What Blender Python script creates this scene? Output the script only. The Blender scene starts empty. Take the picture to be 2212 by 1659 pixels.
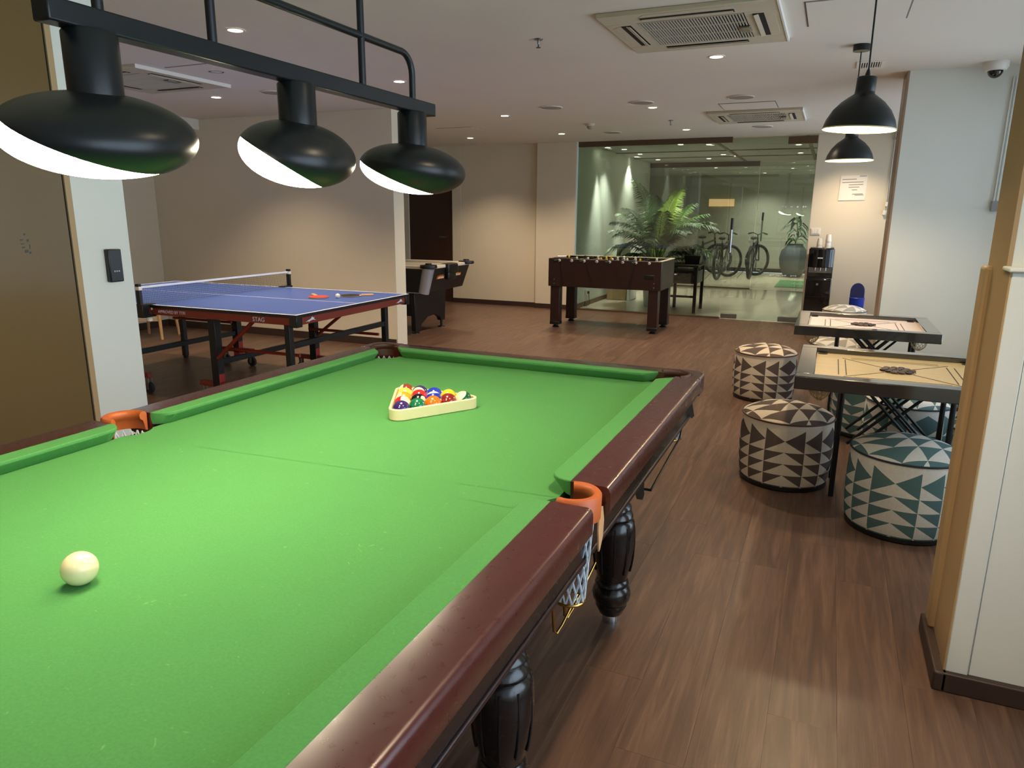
import bpy, bmesh, math, random
from mathutils import Vector, Matrix

# ------------------------------------------------------------------ camera, world, light, exposure
scene = bpy.context.scene
COL = scene.collection
cam_d = bpy.data.cameras.new('camera'); cam = bpy.data.objects.new('camera', cam_d); COL.objects.link(cam)
cam_d.sensor_width = 36.0; cam_d.lens = 1533.0 / 2212.0 * 36.0; cam_d.clip_start = 0.02; cam_d.clip_end = 200
cam.matrix_world = Matrix(((0.9149, -0.1008, 0.3909, 0.0), (0.4036, 0.2091, -0.8907, 0.0), (0.0080, 0.9727, 0.2320, 1.37), (0, 0, 0, 1)))
scene.camera = cam
vs = scene.view_settings
vs.view_transform = 'Standard'; vs.look = 'None'; vs.gamma = 1.0; vs.use_curve_mapping = False
vs.exposure = 0.0
SKY = 4.8; DOWN = 112.0; LAMP = 46.0; PEND = 24.0
world = bpy.data.worlds.new('world'); scene.world = world; world.use_nodes = True
bg = world.node_tree.nodes['Background']; bg.inputs[0].default_value = (0.70, 0.85, 1.0, 1); bg.inputs[1].default_value = SKY

CEIL = 2.38
rng = random.Random(7)
PI = math.pi

# ------------------------------------------------------------------ materials
def lin(c):
    return tuple(((x / 255.0) / 12.92 if x / 255.0 <= 0.04045 else ((x / 255.0 + 0.055) / 1.055) ** 2.4) for x in c)

MATS = {}
def nmat(name):
    m = bpy.data.materials.new(name); m.use_nodes = True
    nt = m.node_tree; b = nt.nodes['Principled BSDF']
    MATS[name] = m
    return m, nt, b

def N(nt, typ, **kw):
    n = nt.nodes.new(typ)
    for k, v in kw.items():
        if k.startswith('i_'):
            n.inputs[k[2:].replace('_', ' ')].default_value = v
        else:
            setattr(n, k, v)
    return n

def math_n(nt, op, a, b=None, c=None, clamp=False):
    n = nt.nodes.new('ShaderNodeMath'); n.operation = op; n.use_clamp = clamp
    for i, x in enumerate((a, b, c)):
        if x is None: continue
        if isinstance(x, (int, float)): n.inputs[i].default_value = x
        else: nt.links.new(x, n.inputs[i])
    return n.outputs[0]

def mixc(nt, fac, a, b):
    n = nt.nodes.new('ShaderNodeMix'); n.data_type = 'RGBA'
    for i, x in ((0, fac), (6, a), (7, b)):
        if isinstance(x, (int, float)): n.inputs[i].default_value = x
        elif isinstance(x, tuple): n.inputs[i].default_value = (*x[:3], 1)
        else: nt.links.new(x, n.inputs[i])
    return n.outputs[2]

def pm(name, col, rough=0.5, metal=0.0, var=0.06, scale=12.0, bump=0.0, bscale=None, coat=0.0, spec=0.5, sheen=0.0, stretch=None, alpha=None):
    m, nt, b = nmat(name)
    c = lin(col)
    tc = N(nt, 'ShaderNodeTexCoord'); mp = N(nt, 'ShaderNodeMapping'); nt.links.new(tc.outputs['Object'], mp.inputs[0])
    if stretch: mp.inputs['Scale'].default_value = stretch
    no = N(nt, 'ShaderNodeTexNoise'); no.inputs['Scale'].default_value = scale; no.inputs['Detail'].default_value = 4
    nt.links.new(mp.outputs[0], no.inputs['Vector'])
    dark = tuple(x * (1 - var) for x in c); lite = tuple(min(1, x * (1 + var)) for x in c)
    nt.links.new(mixc(nt, no.outputs[0], dark, lite), b.inputs['Base Color'])
    b.inputs['Roughness'].default_value = rough; b.inputs['Metallic'].default_value = metal
    b.inputs['Specular IOR Level'].default_value = spec
    b.inputs['Coat Weight'].default_value = coat; b.inputs['Coat Roughness'].default_value = 0.08
    b.inputs['Sheen Weight'].default_value = sheen
    if bump > 0:
        n2 = N(nt, 'ShaderNodeTexNoise'); n2.inputs['Scale'].default_value = bscale or scale * 4; n2.inputs['Detail'].default_value = 3
        nt.links.new(mp.outputs[0], n2.inputs['Vector'])
        bp = N(nt, 'ShaderNodeBump'); bp.inputs['Strength'].default_value = bump; bp.inputs['Distance'].default_value = 0.002
        nt.links.new(n2.outputs[0], bp.inputs['Height']); nt.links.new(bp.outputs[0], b.inputs['Normal'])
    return m

def emit(name, col, strength):
    m, nt, b = nmat(name)
    b.inputs['Base Color'].default_value = (*lin(col), 1)
    b.inputs['Emission Color'].default_value = (*lin(col), 1); b.inputs['Emission Strength'].default_value = strength
    no = N(nt, 'ShaderNodeTexNoise'); no.inputs['Scale'].default_value = 8
    r = math_n(nt, 'MULTIPLY_ADD', no.outputs[0], 0.1, 0.4); nt.links.new(r, b.inputs['Roughness'])
    return m

def glassmat(name, tint, refl=0.06):
    m, nt, b = nmat(name)
    nt.nodes.remove(b); out = nt.nodes['Material Output']
    tr = N(nt, 'ShaderNodeBsdfTransparent'); tr.inputs[0].default_value = (*tint, 1)
    gl = N(nt, 'ShaderNodeBsdfGlossy'); gl.inputs['Roughness'].default_value = 0.01
    no = N(nt, 'ShaderNodeTexNoise'); no.inputs['Scale'].default_value = 3
    nt.links.new(math_n(nt, 'MULTIPLY', no.outputs[0], 0.012), gl.inputs['Roughness'])
    fr = N(nt, 'ShaderNodeFresnel'); fr.inputs[0].default_value = 1.5
    mx = N(nt, 'ShaderNodeMixShader'); f = math_n(nt, 'MULTIPLY_ADD', fr.outputs[0], 0.9, refl, clamp=True)
    nt.links.new(f, mx.inputs[0]); nt.links.new(tr.outputs[0], mx.inputs[1]); nt.links.new(gl.outputs[0], mx.inputs[2])
    nt.links.new(mx.outputs[0], out.inputs[0])
    return m

def plank_mat(name, island):
    m, nt, b = nmat(name)
    tc = N(nt, 'ShaderNodeTexCoord')
    geo = N(nt, 'ShaderNodeNewGeometry'); oi = N(nt, 'ShaderNodeObjectInfo')
    rnd = geo.outputs['Random Per Island'] if island else oi.outputs['Random']
    off = N(nt, 'ShaderNodeCombineXYZ')
    for i in range(3): nt.links.new(math_n(nt, 'MULTIPLY', rnd, 37.0 + 11 * i), off.inputs[i])
    add = N(nt, 'ShaderNodeVectorMath', operation='ADD'); nt.links.new(geo.outputs['Position'], add.inputs[0]); nt.links.new(off.outputs[0], add.inputs[1])
    mp = N(nt, 'ShaderNodeMapping'); mp.inputs['Scale'].default_value = (22, 1.5, 1); nt.links.new(add.outputs[0], mp.inputs[0])
    g = N(nt, 'ShaderNodeTexNoise'); g.inputs['Scale'].default_value = 1.3; g.inputs['Detail'].default_value = 8; g.inputs['Distortion'].default_value = 1.2
    nt.links.new(mp.outputs[0], g.inputs[0])
    mp2 = N(nt, 'ShaderNodeMapping'); mp2.inputs['Scale'].default_value = (150, 5.0, 1); nt.links.new(add.outputs[0], mp2.inputs[0])
    g2 = N(nt, 'ShaderNodeTexNoise'); g2.inputs['Scale'].default_value = 1.5; g2.inputs['Detail'].default_value = 4
    nt.links.new(mp2.outputs[0], g2.inputs[0])
    ramp = N(nt, 'ShaderNodeValToRGB'); e = ramp.color_ramp.elements
    e[0].position = 0.28; e[0].color = (*lin((80, 60, 50)), 1); e[1].position = 0.74; e[1].color = (*lin((130, 101, 82)), 1)
    k = e.new(0.5); k.color = (*lin((104, 78, 63)), 1)
    nt.links.new(g.outputs[0], ramp.inputs[0])
    c1 = mixc(nt, math_n(nt, 'MULTIPLY', g2.outputs[0], 0.6), ramp.outputs[0], lin((68, 48, 39)))
    hsv = N(nt, 'ShaderNodeHueSaturation'); nt.links.new(c1, hsv.inputs['Color'])
    nt.links.new(math_n(nt, 'MULTIPLY_ADD', rnd, 0.12, 1.0), hsv.inputs['Value'])
    nt.links.new(hsv.outputs[0], b.inputs['Base Color'])
    nt.links.new(math_n(nt, 'MULTIPLY_ADD', g2.outputs[0], 0.2, 0.27), b.inputs['Roughness'])
    bp = N(nt, 'ShaderNodeBump'); bp.inputs['Strength'].default_value = 0.18; bp.inputs['Distance'].default_value = 0.002
    nt.links.new(g2.outputs[0], bp.inputs['Height']); nt.links.new(bp.outputs[0], b.inputs['Normal'])
    return m

def wood_mat(name, c0, c1, rough=0.3, coat=0.3, scale=(3, 30, 30), scratch=0.0):
    m, nt, b = nmat(name)
    tc = N(nt, 'ShaderNodeTexCoord'); mp = N(nt, 'ShaderNodeMapping'); mp.inputs['Scale'].default_value = scale
    nt.links.new(tc.outputs['Object'], mp.inputs[0])
    g = N(nt, 'ShaderNodeTexNoise'); g.inputs['Scale'].default_value = 1.5; g.inputs['Detail'].default_value = 6; g.inputs['Distortion'].default_value = 0.8
    nt.links.new(mp.outputs[0], g.inputs[0])
    nt.links.new(mixc(nt, g.outputs[0], lin(c0), lin(c1)), b.inputs['Base Color'])
    b.inputs['Coat Weight'].default_value = coat; b.inputs['Coat Roughness'].default_value = 0.15
    n2 = N(nt, 'ShaderNodeTexNoise'); n2.inputs['Scale'].default_value = 60; n2.inputs['Detail'].default_value = 5
    nt.links.new(tc.outputs['Object'], n2.inputs[0])
    nt.links.new(math_n(nt, 'MULTIPLY_ADD', n2.outputs[0], 0.2, rough - 0.1), b.inputs['Roughness'])
    if scratch:
        n4 = N(nt, 'ShaderNodeTexNoise'); n4.inputs['Scale'].default_value = 240; n4.inputs['Detail'].default_value = 2; nt.links.new(tc.outputs['Object'], n4.inputs[0]); h2 = n4.outputs[0]
        bp = N(nt, 'ShaderNodeBump'); bp.inputs['Strength'].default_value = scratch; bp.inputs['Distance'].default_value = 0.001
        nt.links.new(h2, bp.inputs['Height']); nt.links.new(bp.outputs[0], b.inputs['Normal'])
        nt.links.new(bp.outputs[0], b.inputs['Coat Normal'])
    return m

def felt_mat(name, col):
    m, nt, b = nmat(name)
    tc = N(nt, 'ShaderNodeTexCoord'); c = lin(col)
    n1 = N(nt, 'ShaderNodeTexNoise'); n1.inputs['Scale'].default_value = 260; n1.inputs['Detail'].default_value = 3
    n2 = N(nt, 'ShaderNodeTexNoise'); n2.inputs['Scale'].default_value = 7; n2.inputs['Detail'].default_value = 6
    n3 = N(nt, 'ShaderNodeTexNoise'); n3.inputs['Scale'].default_value = 34; n3.inputs['Detail'].default_value = 2; n3.inputs['Distortion'].default_value = 3
    for n in (n1, n2, n3): nt.links.new(tc.outputs['Object'], n.inputs[0])
    a = mixc(nt, n1.outputs[0], tuple(x * 0.80 for x in c), tuple(min(1, x * 1.18) for x in c))
    a = mixc(nt, math_n(nt, 'MULTIPLY', n2.outputs[0], 0.28), a, tuple(x * 0.72 for x in c))
    chalk = math_n(nt, 'MULTIPLY', math_n(nt, 'GREATER_THAN', n3.outputs[0], 0.735), 0.14)
    a = mixc(nt, chalk, a, lin((168, 214, 130)))
    nt.links.new(a, b.inputs['Base Color'])
    b.inputs['Roughness'].default_value = 0.95; b.inputs['Specular IOR Level'].default_value = 0.1
    b.inputs['Sheen Weight'].default_value = 0.25; b.inputs['Sheen Roughness'].default_value = 0.5
    b.inputs['Sheen Tint'].default_value = (*lin((150, 220, 120)), 1)
    bp = N(nt, 'ShaderNodeBump'); bp.inputs['Strength'].default_value = 0.25; bp.inputs['Distance'].default_value = 0.001
    nt.links.new(n1.outputs[0], bp.inputs['Height']); nt.links.new(bp.outputs[0], b.inputs['Normal'])
    return m

def pouf_mat(name, dark, lite):
    # printed triangle cloth; side UV: u = arc cells, v = height rows; top UV stored in the same map with offset 100
    m, nt, b = nmat(name)
    uv = N(nt, 'ShaderNodeUVMap'); uv.uv_map = 'UVMap'
    sp = N(nt, 'ShaderNodeSeparateXYZ'); nt.links.new(uv.outputs[0], sp.inputs[0])
    u, v = sp.outputs[0], sp.outputs[1]
    fu = math_n(nt, 'FRACT', u); fv = math_n(nt, 'FRACT', v)
    iu = math_n(nt, 'FLOOR', u)
    par = math_n(nt, 'LESS_THAN', math_n(nt, 'MODULO', math_n(nt, 'ADD', iu, 500.0), 6.0), 2.5)
    # mirror
    fm = math_n(nt, 'ADD', math_n(nt, 'MULTIPLY', par, math_n(nt, 'SUBTRACT', 1.0, fu)), math_n(nt, 'MULTIPLY', math_n(nt, 'SUBTRACT', 1.0, par), fu))
    small = math_n(nt, 'LESS_THAN', fm, fv)
    tall = math_n(nt, 'LESS_THAN', math_n(nt, 'MULTIPLY', math_n(nt, 'ABSOLUTE', math_n(nt, 'SUBTRACT', fv, 0.5)), 2.0), math_n(nt, 'SUBTRACT', 1.0, fm))
    istall = math_n(nt, 'MULTIPLY', math_n(nt, 'GREATER_THAN', v, 4.0), math_n(nt, 'LESS_THAN', v, 5.0))
    t = math_n(nt, 'ADD', math_n(nt, 'MULTIPLY', istall, tall), math_n(nt, 'MULTIPLY', math_n(nt, 'SUBTRACT', 1.0, istall), small))
    band = math_n(nt, 'GREATER_THAN', math_n(nt, 'ABSOLUTE', math_n(nt, 'SUBTRACT', v, 5.5)), 0.5)   # plain strip under the seam
    t = math_n(nt, 'MULTIPLY', t, band)
    tc = N(nt, 'ShaderNodeTexCoord'); no = N(nt, 'ShaderNodeTexNoise'); no.inputs['Scale'].default_value = 90; nt.links.new(tc.outputs['Object'], no.inputs[0])
    c = mixc(nt, t, lin(lite), lin(dark))
    c = mixc(nt, math_n(nt, 'MULTIPLY', no.outputs[0], 0.22), c, lin((70, 62, 56)))
    nt.links.new(c, b.inputs['Base Color']); b.inputs['Roughness'].default_value = 0.9
    b.inputs['Specular IOR Level'].default_value = 0.15
    w = N(nt, 'ShaderNodeTexNoise'); w.inputs['Scale'].default_value = 500; nt.links.new(tc.outputs['Object'], w.inputs[0])
    bp = N(nt, 'ShaderNodeBump'); bp.inputs['Strength'].default_value = 0.2; bp.inputs['Distance'].default_value = 0.001
    nt.links.new(w.outputs[0], bp.inputs['Height']); nt.links.new(bp.outputs[0], b.inputs['Normal'])
    return m

def ball_mat(name, col, stripe):
    m, nt, b = nmat(name)
    tc = N(nt, 'ShaderNodeTexCoord'); sp = N(nt, 'ShaderNodeSeparateXYZ'); nt.links.new(tc.outputs['Object'], sp.inputs[0])
    cream = lin((240, 226, 176))
    if stripe:
        f = math_n(nt, 'LESS_THAN', math_n(nt, 'ABSOLUTE', sp.outputs[2]), 0.0145)
        c = mixc(nt, f, cream, lin(col))
    else:
        dx = math_n(nt, 'MULTIPLY', sp.outputs[0], sp.outputs[0]); dy = math_n(nt, 'MULTIPLY', sp.outputs[1], sp.outputs[1])
        f = math_n(nt, 'LESS_THAN', math_n(nt, 'ADD', dx, dy), 0.0085 ** 2)
        c = mixc(nt, f, lin(col), cream)
    nt.links.new(c, b.inputs['Base Color']); b.inputs['Roughness'].default_value = 0.12; b.inputs['Coat Weight'].default_value = 0.6
    b.inputs['Coat Roughness'].default_value = 0.03
    return m

pm('wall_paint', (222, 212, 190), 0.85, var=0.03, scale=3, bump=0.12, bscale=180)
pm('wall_cool', (222, 224, 216), 0.8, var=0.03, scale=3, bump=0.12, bscale=180)
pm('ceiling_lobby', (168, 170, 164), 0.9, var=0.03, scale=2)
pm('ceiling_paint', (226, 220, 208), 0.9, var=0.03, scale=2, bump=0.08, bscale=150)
pm('lobby_paint', (208, 218, 206), 0.85, var=0.03, scale=3, bump=0.1, bscale=150)
pm('far_wall', (176, 172, 158), 0.85, var=0.05, scale=2)
pm('tan_paint', (176, 148, 108), 0.6, var=0.05, scale=8)
pm('skirting', (58, 42, 36), 0.5, var=0.15, scale=10)
pm('dark_gap', (14, 11, 9), 0.8)
pm('floor_gap', (60, 42, 34), 0.7)
pm('seam_grey', (120, 112, 104), 0.9)
pm('brown_gloss', (112, 92, 60), 0.16, var=0.05, scale=2, spec=0.12)
pm('door_brown', (62, 38, 26), 0.45, var=0.2, scale=4, stretch=(12, 12, 1))
pm('header_brown', (96, 76, 56), 0.4, metal=0.3)
pm('trim_wood', (150, 124, 100), 0.4, var=0.15, scale=6)
pm('black_metal', (22, 25, 27), 0.38, metal=0.2, var=0.1)
pm('black_satin', (20, 23, 25), 0.36, var=0.1, spec=0.45)
pm('black_plastic', (16, 16, 18), 0.35, var=0.1)
pm('black_gloss', (8, 8, 10), 0.06, var=0.1, coat=0.5)
pm('dark_rubber', (28, 26, 25), 0.8, var=0.1)
pm('chrome', (200, 204, 208), 0.15, metal=1.0, var=0.05)
pm('brass', (190, 150, 80), 0.25, metal=1.0, var=0.1)
pm('steel', (150, 152, 150), 0.3, metal=1.0, var=0.1)
pm('white_plastic', (226, 222, 214), 0.4, var=0.03)
pm('off_white', (204, 192, 170), 0.55, var=0.04)
pm('ac_white', (198, 188, 166), 0.5, var=0.04)
pm('ac_slat', (184, 176, 158), 0.55, var=0.05)
pm('paper', (232, 228, 218), 0.8, var=0.02)
pm('print_grey', (150, 146, 140), 0.8)
pm('cream_plastic', (226, 214, 164), 0.4, var=0.05, scale=30)
pm('cue_ivory', (236, 220, 172), 0.22, var=0.08, scale=60, coat=0.3)
felt_mat('felt', (78, 138, 76))
felt_mat('felt_rail', (78, 138, 76))
wood_mat('mahogany', (44, 10, 9), (76, 22, 18), 0.30, 0.5, (3, 1, 3), scratch=0.05)
MATS['mahogany'].node_tree.nodes['Principled BSDF'].inputs['Specular IOR Level'].default_value = 0.6
MATS['mahogany'].node_tree.nodes['Principled BSDF'].inputs['Coat Roughness'].default_value = 0.24
wood_mat('black_wood', (14, 11, 12), (26, 20, 20), 0.25, 0.4, (20, 20, 2))
wood_mat('dark_red_wood', (32, 11, 9), (46, 17, 13), 0.42, 0.1, (3, 30, 30))
wood_mat('tan_wood', (196, 150, 98), (222, 180, 126), 0.5, 0.1, (30, 30, 3))
wood_mat('board_ply', (196, 168, 112), (222, 194, 138), 0.35, 0.2, (2, 20, 1))
pm('board_powder', (222, 204, 196), 0.6, var=0.08, scale=14)
pm('board_frame', (34, 32, 30), 0.16, var=0.2, scale=10, coat=1.0, spec=0.9)
pm('leather', (176, 88, 38), 0.45, var=0.15, scale=30, bump=0.3)
pm('leather_dark', (70, 40, 24), 0.5, var=0.2, scale=30, bump=0.3)
pm('leather_tan', (196, 150, 104), 0.6, var=0.12, scale=40)
pm('net_white', (196, 204, 210), 0.8, var=0.1, scale=60)
pm('net_tan', (190, 172, 128), 0.85, var=0.15, scale=60)
pm('pp_blue', (64, 94, 172), 0.34, var=0.06, scale=6)
pm('white_line', (220, 226, 238), 0.5, var=0.02)
pm('pp_red', (128, 44, 26), 0.4, var=0.1)
pm('red_plastic', (160, 34, 34), 0.4, var=0.08)
pm('pp_net', (60, 58, 50), 0.9, var=0.1)
pm('rubber_red', (196, 58, 50), 0.6, var=0.05)
pm('felt_grey', (150, 150, 150), 0.8)
pm('ah_white', (216, 206, 188), 0.35, var=0.04)
pm('ah_black', (26, 22, 24), 0.4, var=0.1)
pm('ah_silver', (176, 176, 182), 0.4, metal=0.4, var=0.05)
pm('flame_orange', (222, 118, 44), 0.5, var=0.25, scale=60)
pm('flame_white', (236, 222, 196), 0.5, var=0.1, scale=60)
pm('player_yellow', (214, 178, 40), 0.4); pm('player_white', (214, 210, 204), 0.4)
pm('pitch_green', (60, 110, 60), 0.6)
pm('coin_dark', (40, 32, 32), 0.45, var=0.2, scale=50); pm('coin_brown', (86, 62, 52), 0.45, var=0.2, scale=50)
pm('line_black', (36, 30, 26), 0.6)
pm('blue_plastic', (30, 62, 180), 0.4, var=0.05); pm('navy_plastic', (14, 22, 80), 0.4, var=0.05)
pm('cup_paper', (232, 226, 216), 0.7, var=0.03)
pm('vase_grey', (86, 90, 96), 0.5, var=0.12, scale=5); pm('pot_white', (206, 212, 214), 0.45, var=0.03)
pm('soil', (52, 40, 30), 0.95, var=0.2)
pm('palm_green', (62, 94, 38), 0.45, var=0.3, scale=9); pm('palm_dark', (44, 70, 36), 0.45, var=0.3, scale=9); pm('palm_stem', (122, 134, 66), 0.5, var=0.15, scale=15)
pm('palm_lime', (128, 158, 52), 0.45, var=0.25, scale=9)
pm('tyre', (24, 24, 26), 0.8); pm('bike_frame', (40, 38, 42), 0.35, metal=0.3)
pm('lobby_tile', (188, 178, 156), 0.05, var=0.06, scale=3)
pm('lobby_light', (212, 198, 172), 0.2, var=0.08, scale=4)
pm('mat_green', (70, 120, 70), 0.9, var=0.1, scale=40)
pm('chair_tan', (150, 130, 92), 0.8, var=0.08); pm('chair_grey', (120, 122, 104), 0.7, var=0.08)
pm('cam_dark', (20, 16, 20), 0.08, coat=0.6)
pm('grille_grey', (158, 148, 136), 0.9, var=0.06, scale=50)
glassmat('glass', (0.90, 0.97, 0.94), 0.03); glassmat('glass_far', (0.84, 0.88, 0.87), 0.10); glassmat('glass_window', (0.97, 0.98, 0.99), 0.0)
glassmat('acrylic', (0.95, 0.97, 0.98), 0.02)
emit('downlight_glow', (255, 236, 200), 14.0)
emit('lamp_glow', (255, 240, 208), LAMP)
emit('pend_inner_glow', (255, 226, 140), 1.6)
emit('bulb_glow', (255, 214, 120), 25.0)
emit('lobby_glow', (255, 240, 214), 16.0)
emit('far_lamp_glow', (255, 200, 140), 0.9)
plank_mat('plank', False); plank_mat('plank_field', True)
pouf_mat('pouf_brown', (96, 84, 80), (222, 208, 188)); pouf_mat('pouf_teal', (86, 116, 118), (218, 216, 208)); pouf_mat('pouf_pale', (168, 164, 152), (226, 222, 210))

# ------------------------------------------------------------------ mesh builder
class MB:
    def __init__(s): s.v = []; s.f = []
    def add(s, vs, fs):
        k = len(s.v); s.v += [tuple(p) for p in vs]; s.f += [tuple(i + k for i in f) for f in fs]; return s
    def box(s, x0, x1, y0, y1, z0, z1, M=None):
        vs = [Vector((x, y, z)) for z in (z0, z1) for y in (y0, y1) for x in (x0, x1)]
        if M is not None: vs = [M @ p for p in vs]
        return s.add(vs, [(0, 2, 3, 1), (4, 5, 7, 6), (0, 1, 5, 4), (2, 6, 7, 3), (0, 4, 6, 2), (1, 3, 7, 5)])
    def cyl(s, p0, p1, r0, r1=None, n=16, caps=True):
        r1 = r0 if r1 is None else r1
        p0 = Vector(p0); p1 = Vector(p1); d = (p1 - p0).normalized()
        a = d.orthogonal().normalized(); b = d.cross(a)
        vs = []
        for p, r in ((p0, r0), (p1, r1)):
            for i in range(n):
                t = 2 * PI * i / n; vs.append(p + a * (r * math.cos(t)) + b * (r * math.sin(t)))
        fs = [(i, (i + 1) % n, n + (i + 1) % n, n + i) for i in range(n)]
        if caps: fs += [tuple(reversed(range(n))), tuple(range(n, 2 * n))]
        return s.add(vs, fs)
    def tube(s, pts, r, n=8, closed=False):
        pts = [Vector(p) for p in pts]; m = len(pts); rs = r if isinstance(r, (list, tuple)) else [r] * m
        vs = []; a = None
        for i, p in enumerate(pts):
            if closed: d = pts[(i + 1) % m] - pts[i - 1]
            else: d = pts[min(i + 1, m - 1)] - pts[max(i - 1, 0)]
            d.normalize()
            if a is None: a = d.orthogonal().normalized()
            else: a = (a - d * a.dot(d)).normalized()
            b = d.cross(a)
            for k in range(n):
                t = 2 * PI * k / n; vs.append(p + (a * math.cos(t) + b * math.sin(t)) * rs[i])
        fs = []
        for i in range(m if closed else m - 1):
            j = (i + 1) % m
            for k in range(n):
                fs.append((i * n + k, i * n + (k + 1) % n, j * n + (k + 1) % n, j * n + k))
        if not closed: fs += [tuple(reversed(range(n))), tuple(range((m - 1) * n, m * n))]
        return s.add(vs, fs)
    def lathe(s, prof, n=24, c=(0, 0, 0), M=None, cap=True):
        vs = []
        for r, z in prof:
            for i in range(n):
                t = 2 * PI * i / n; p = Vector((c[0] + r * math.cos(t), c[1] + r * math.sin(t), c[2] + z)); vs.append(M @ p if M is not None else p)
        fs = []
        for j in range(len(prof) - 1):
            for i in range(n):
                fs.append((j * n + i, j * n + (i + 1) % n, (j + 1) * n + (i + 1) % n, (j + 1) * n + i))
        if cap:
            fs.append(tuple(reversed(range(n)))); k = (len(prof) - 1) * n; fs.append(tuple(range(k, k + n)))
        return s.add(vs, fs)
    def sphere(s, c, r, nu=20, nv=12, M=None):
        if isinstance(r, (int, float)): r = (r, r, r)
        prof = []
        vs = [Vector((0, 0, -1))]
        for j in range(1, nv):
            t = -PI / 2 + PI * j / nv
            for i in range(nu):
                a = 2 * PI * i / nu; vs.append(Vector((math.cos(t) * math.cos(a), math.cos(t) * math.sin(a), math.sin(t))))
        vs.append(Vector((0, 0, 1))); L = len(vs) - 1
        fs = [(0, 1 + (i + 1) % nu, 1 + i) for i in range(nu)]
        for j in range(nv - 2):
            o = 1 + j * nu
            fs += [(o + i, o + (i + 1) % nu, o + nu + (i + 1) % nu, o + nu + i) for i in range(nu)]
        o = 1 + (nv - 2) * nu; fs += [(o + i, o + (i + 1) % nu, L) for i in range(nu)]
        vs = [Vector((p.x * r[0], p.y * r[1], p.z * r[2])) for p in vs]
        if M is not None: vs = [M @ p for p in vs]
        return s.add([p + Vector(c) for p in vs], fs)
    def prism(s, poly, z0, z1, M=None):
        n = len(poly)
        vs = [Vector((x, y, z)) for z in (z0, z1) for x, y in poly]
        if M is not None: vs = [M @ p for p in vs]
        fs = [tuple(reversed(range(n))), tuple(range(n, 2 * n))] + [(i, (i + 1) % n, n + (i + 1) % n, n + i) for i in range(n)]
        return s.add(vs, fs)
    def sweep(s, prof, a, b, M=None):
        # closed profile (list of 3D offset vectors) moved from point a to point b
        n = len(prof); a = Vector(a); b = Vector(b)
        vs = [a + Vector(p) for p in prof] + [b + Vector(p) for p in prof]
        fs = [tuple(range(n)), tuple(reversed(range(n, 2 * n)))] + [(i, n + i, n + (i + 1) % n, (i + 1) % n) for i in range(n)]
        return s.add(vs, fs)
    def build(s, name, mat, parent=None, smooth=None, bevel=0.0, seg=2, fix=True):
        me = bpy.data.meshes.new(name); me.from_pydata(s.v, [], s.f)
        if fix:
            bm = bmesh.new(); bm.from_mesh(me); bmesh.ops.recalc_face_normals(bm, faces=bm.faces); bm.to_mesh(me); bm.free()
        me.materials.append(MATS[mat]); me.update()
        return link(name, me, parent, smooth, bevel, seg)

def link(name, me, parent=None, smooth=None, bevel=0.0, seg=2):
    if smooth is not None:
        me.polygons.foreach_set('use_smooth', [True] * len(me.polygons)); me.set_sharp_from_angle(angle=math.radians(smooth))
    o = bpy.data.objects.new(name, me); COL.objects.link(o)
    if parent is not None: o.parent = parent
    if bevel > 0:
        b = o.modifiers.new('bevel', 'BEVEL'); b.width = bevel; b.segments = seg; b.limit_method = 'ANGLE'; b.angle_limit = math.radians(40)
        me.polygons.foreach_set('use_smooth', [True] * len(me.polygons)); me.set_sharp_from_angle(angle=math.radians(50 if smooth is None else smooth))
    return o

def B(name, mat, dims, parent=None, bevel=0.0, **k):
    return MB().box(*dims).build(name, mat, parent, bevel=bevel, **k)

def tag(o, label, cat, group=None):
    o['label'] = label; o['category'] = cat
    if group: o['group'] = group
    return o
def thing(name, label, cat, loc=(0, 0, 0), rz=0.0, group=None):
    o = bpy.data.objects.new(name, None); COL.objects.link(o); o.location = loc; o.rotation_euler = (0, 0, rz); o.empty_display_size = 0.1
    return tag(o, label, cat, group)
def struct(o, label=None):
    o['kind'] = 'structure'
    if label: o['label'] = label
    return o
def copy_tree(root, loc, rz=0.0, label=None):
    def cp(o, par):
        c = o.copy(); COL.objects.link(c); c.parent = par
        for ch in list(o.children): cp(ch, c)
        return c
    r = cp(root, None); r.location = loc; r.rotation_euler = (0, 0, rz)
    if label: r['label'] = label
    return r
def text_mesh(name, body, size, mat, parent, M, depth=0.0006):
    cu = bpy.data.curves.new(name, 'FONT'); cu.body = body; cu.size = size; cu.extrude = depth; cu.align_x = 'CENTER'; cu.align_y = 'CENTER'; cu.resolution_u = 3
    tmp = bpy.data.objects.new(name, cu); COL.objects.link(tmp)
    dg = bpy.context.evaluated_depsgraph_get(); dg.update()
    me = bpy.data.meshes.new_from_object(tmp.evaluated_get(dg)); bpy.data.objects.remove(tmp); bpy.data.curves.remove(cu)
    me.transform(M); me.materials.clear(); me.materials.append(MATS[mat])
    o = bpy.data.objects.new(name, me); COL.objects.link(o); o.parent = parent
    return o
def frame(ex, ey, loc):
    ex = Vector(ex).normalized(); ey = Vector(ey).normalized(); ez = ex.cross(ey)
    return Matrix(((ex.x, ey.x, ez.x, loc[0]), (ex.y, ey.y, ez.y, loc[1]), (ex.z, ey.z, ez.z, loc[2]), (0, 0, 0, 1)))
def spot(name, loc, power, angle=120, blend=0.7, col=(1.0, 0.77, 0.53), r=0.035, parent=None, direction=(0, 0, -1)):
    l = bpy.data.lights.new(name, 'SPOT'); l.energy = power; l.spot_size = math.radians(angle); l.spot_blend = blend; l.color = col; l.shadow_soft_size = r
    o = bpy.data.objects.new(name, l); COL.objects.link(o); o.location = loc
    o.rotation_euler = Vector(direction).to_track_quat('-Z', 'Y').to_euler()
    if parent is not None: o.parent = parent
    return o
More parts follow.
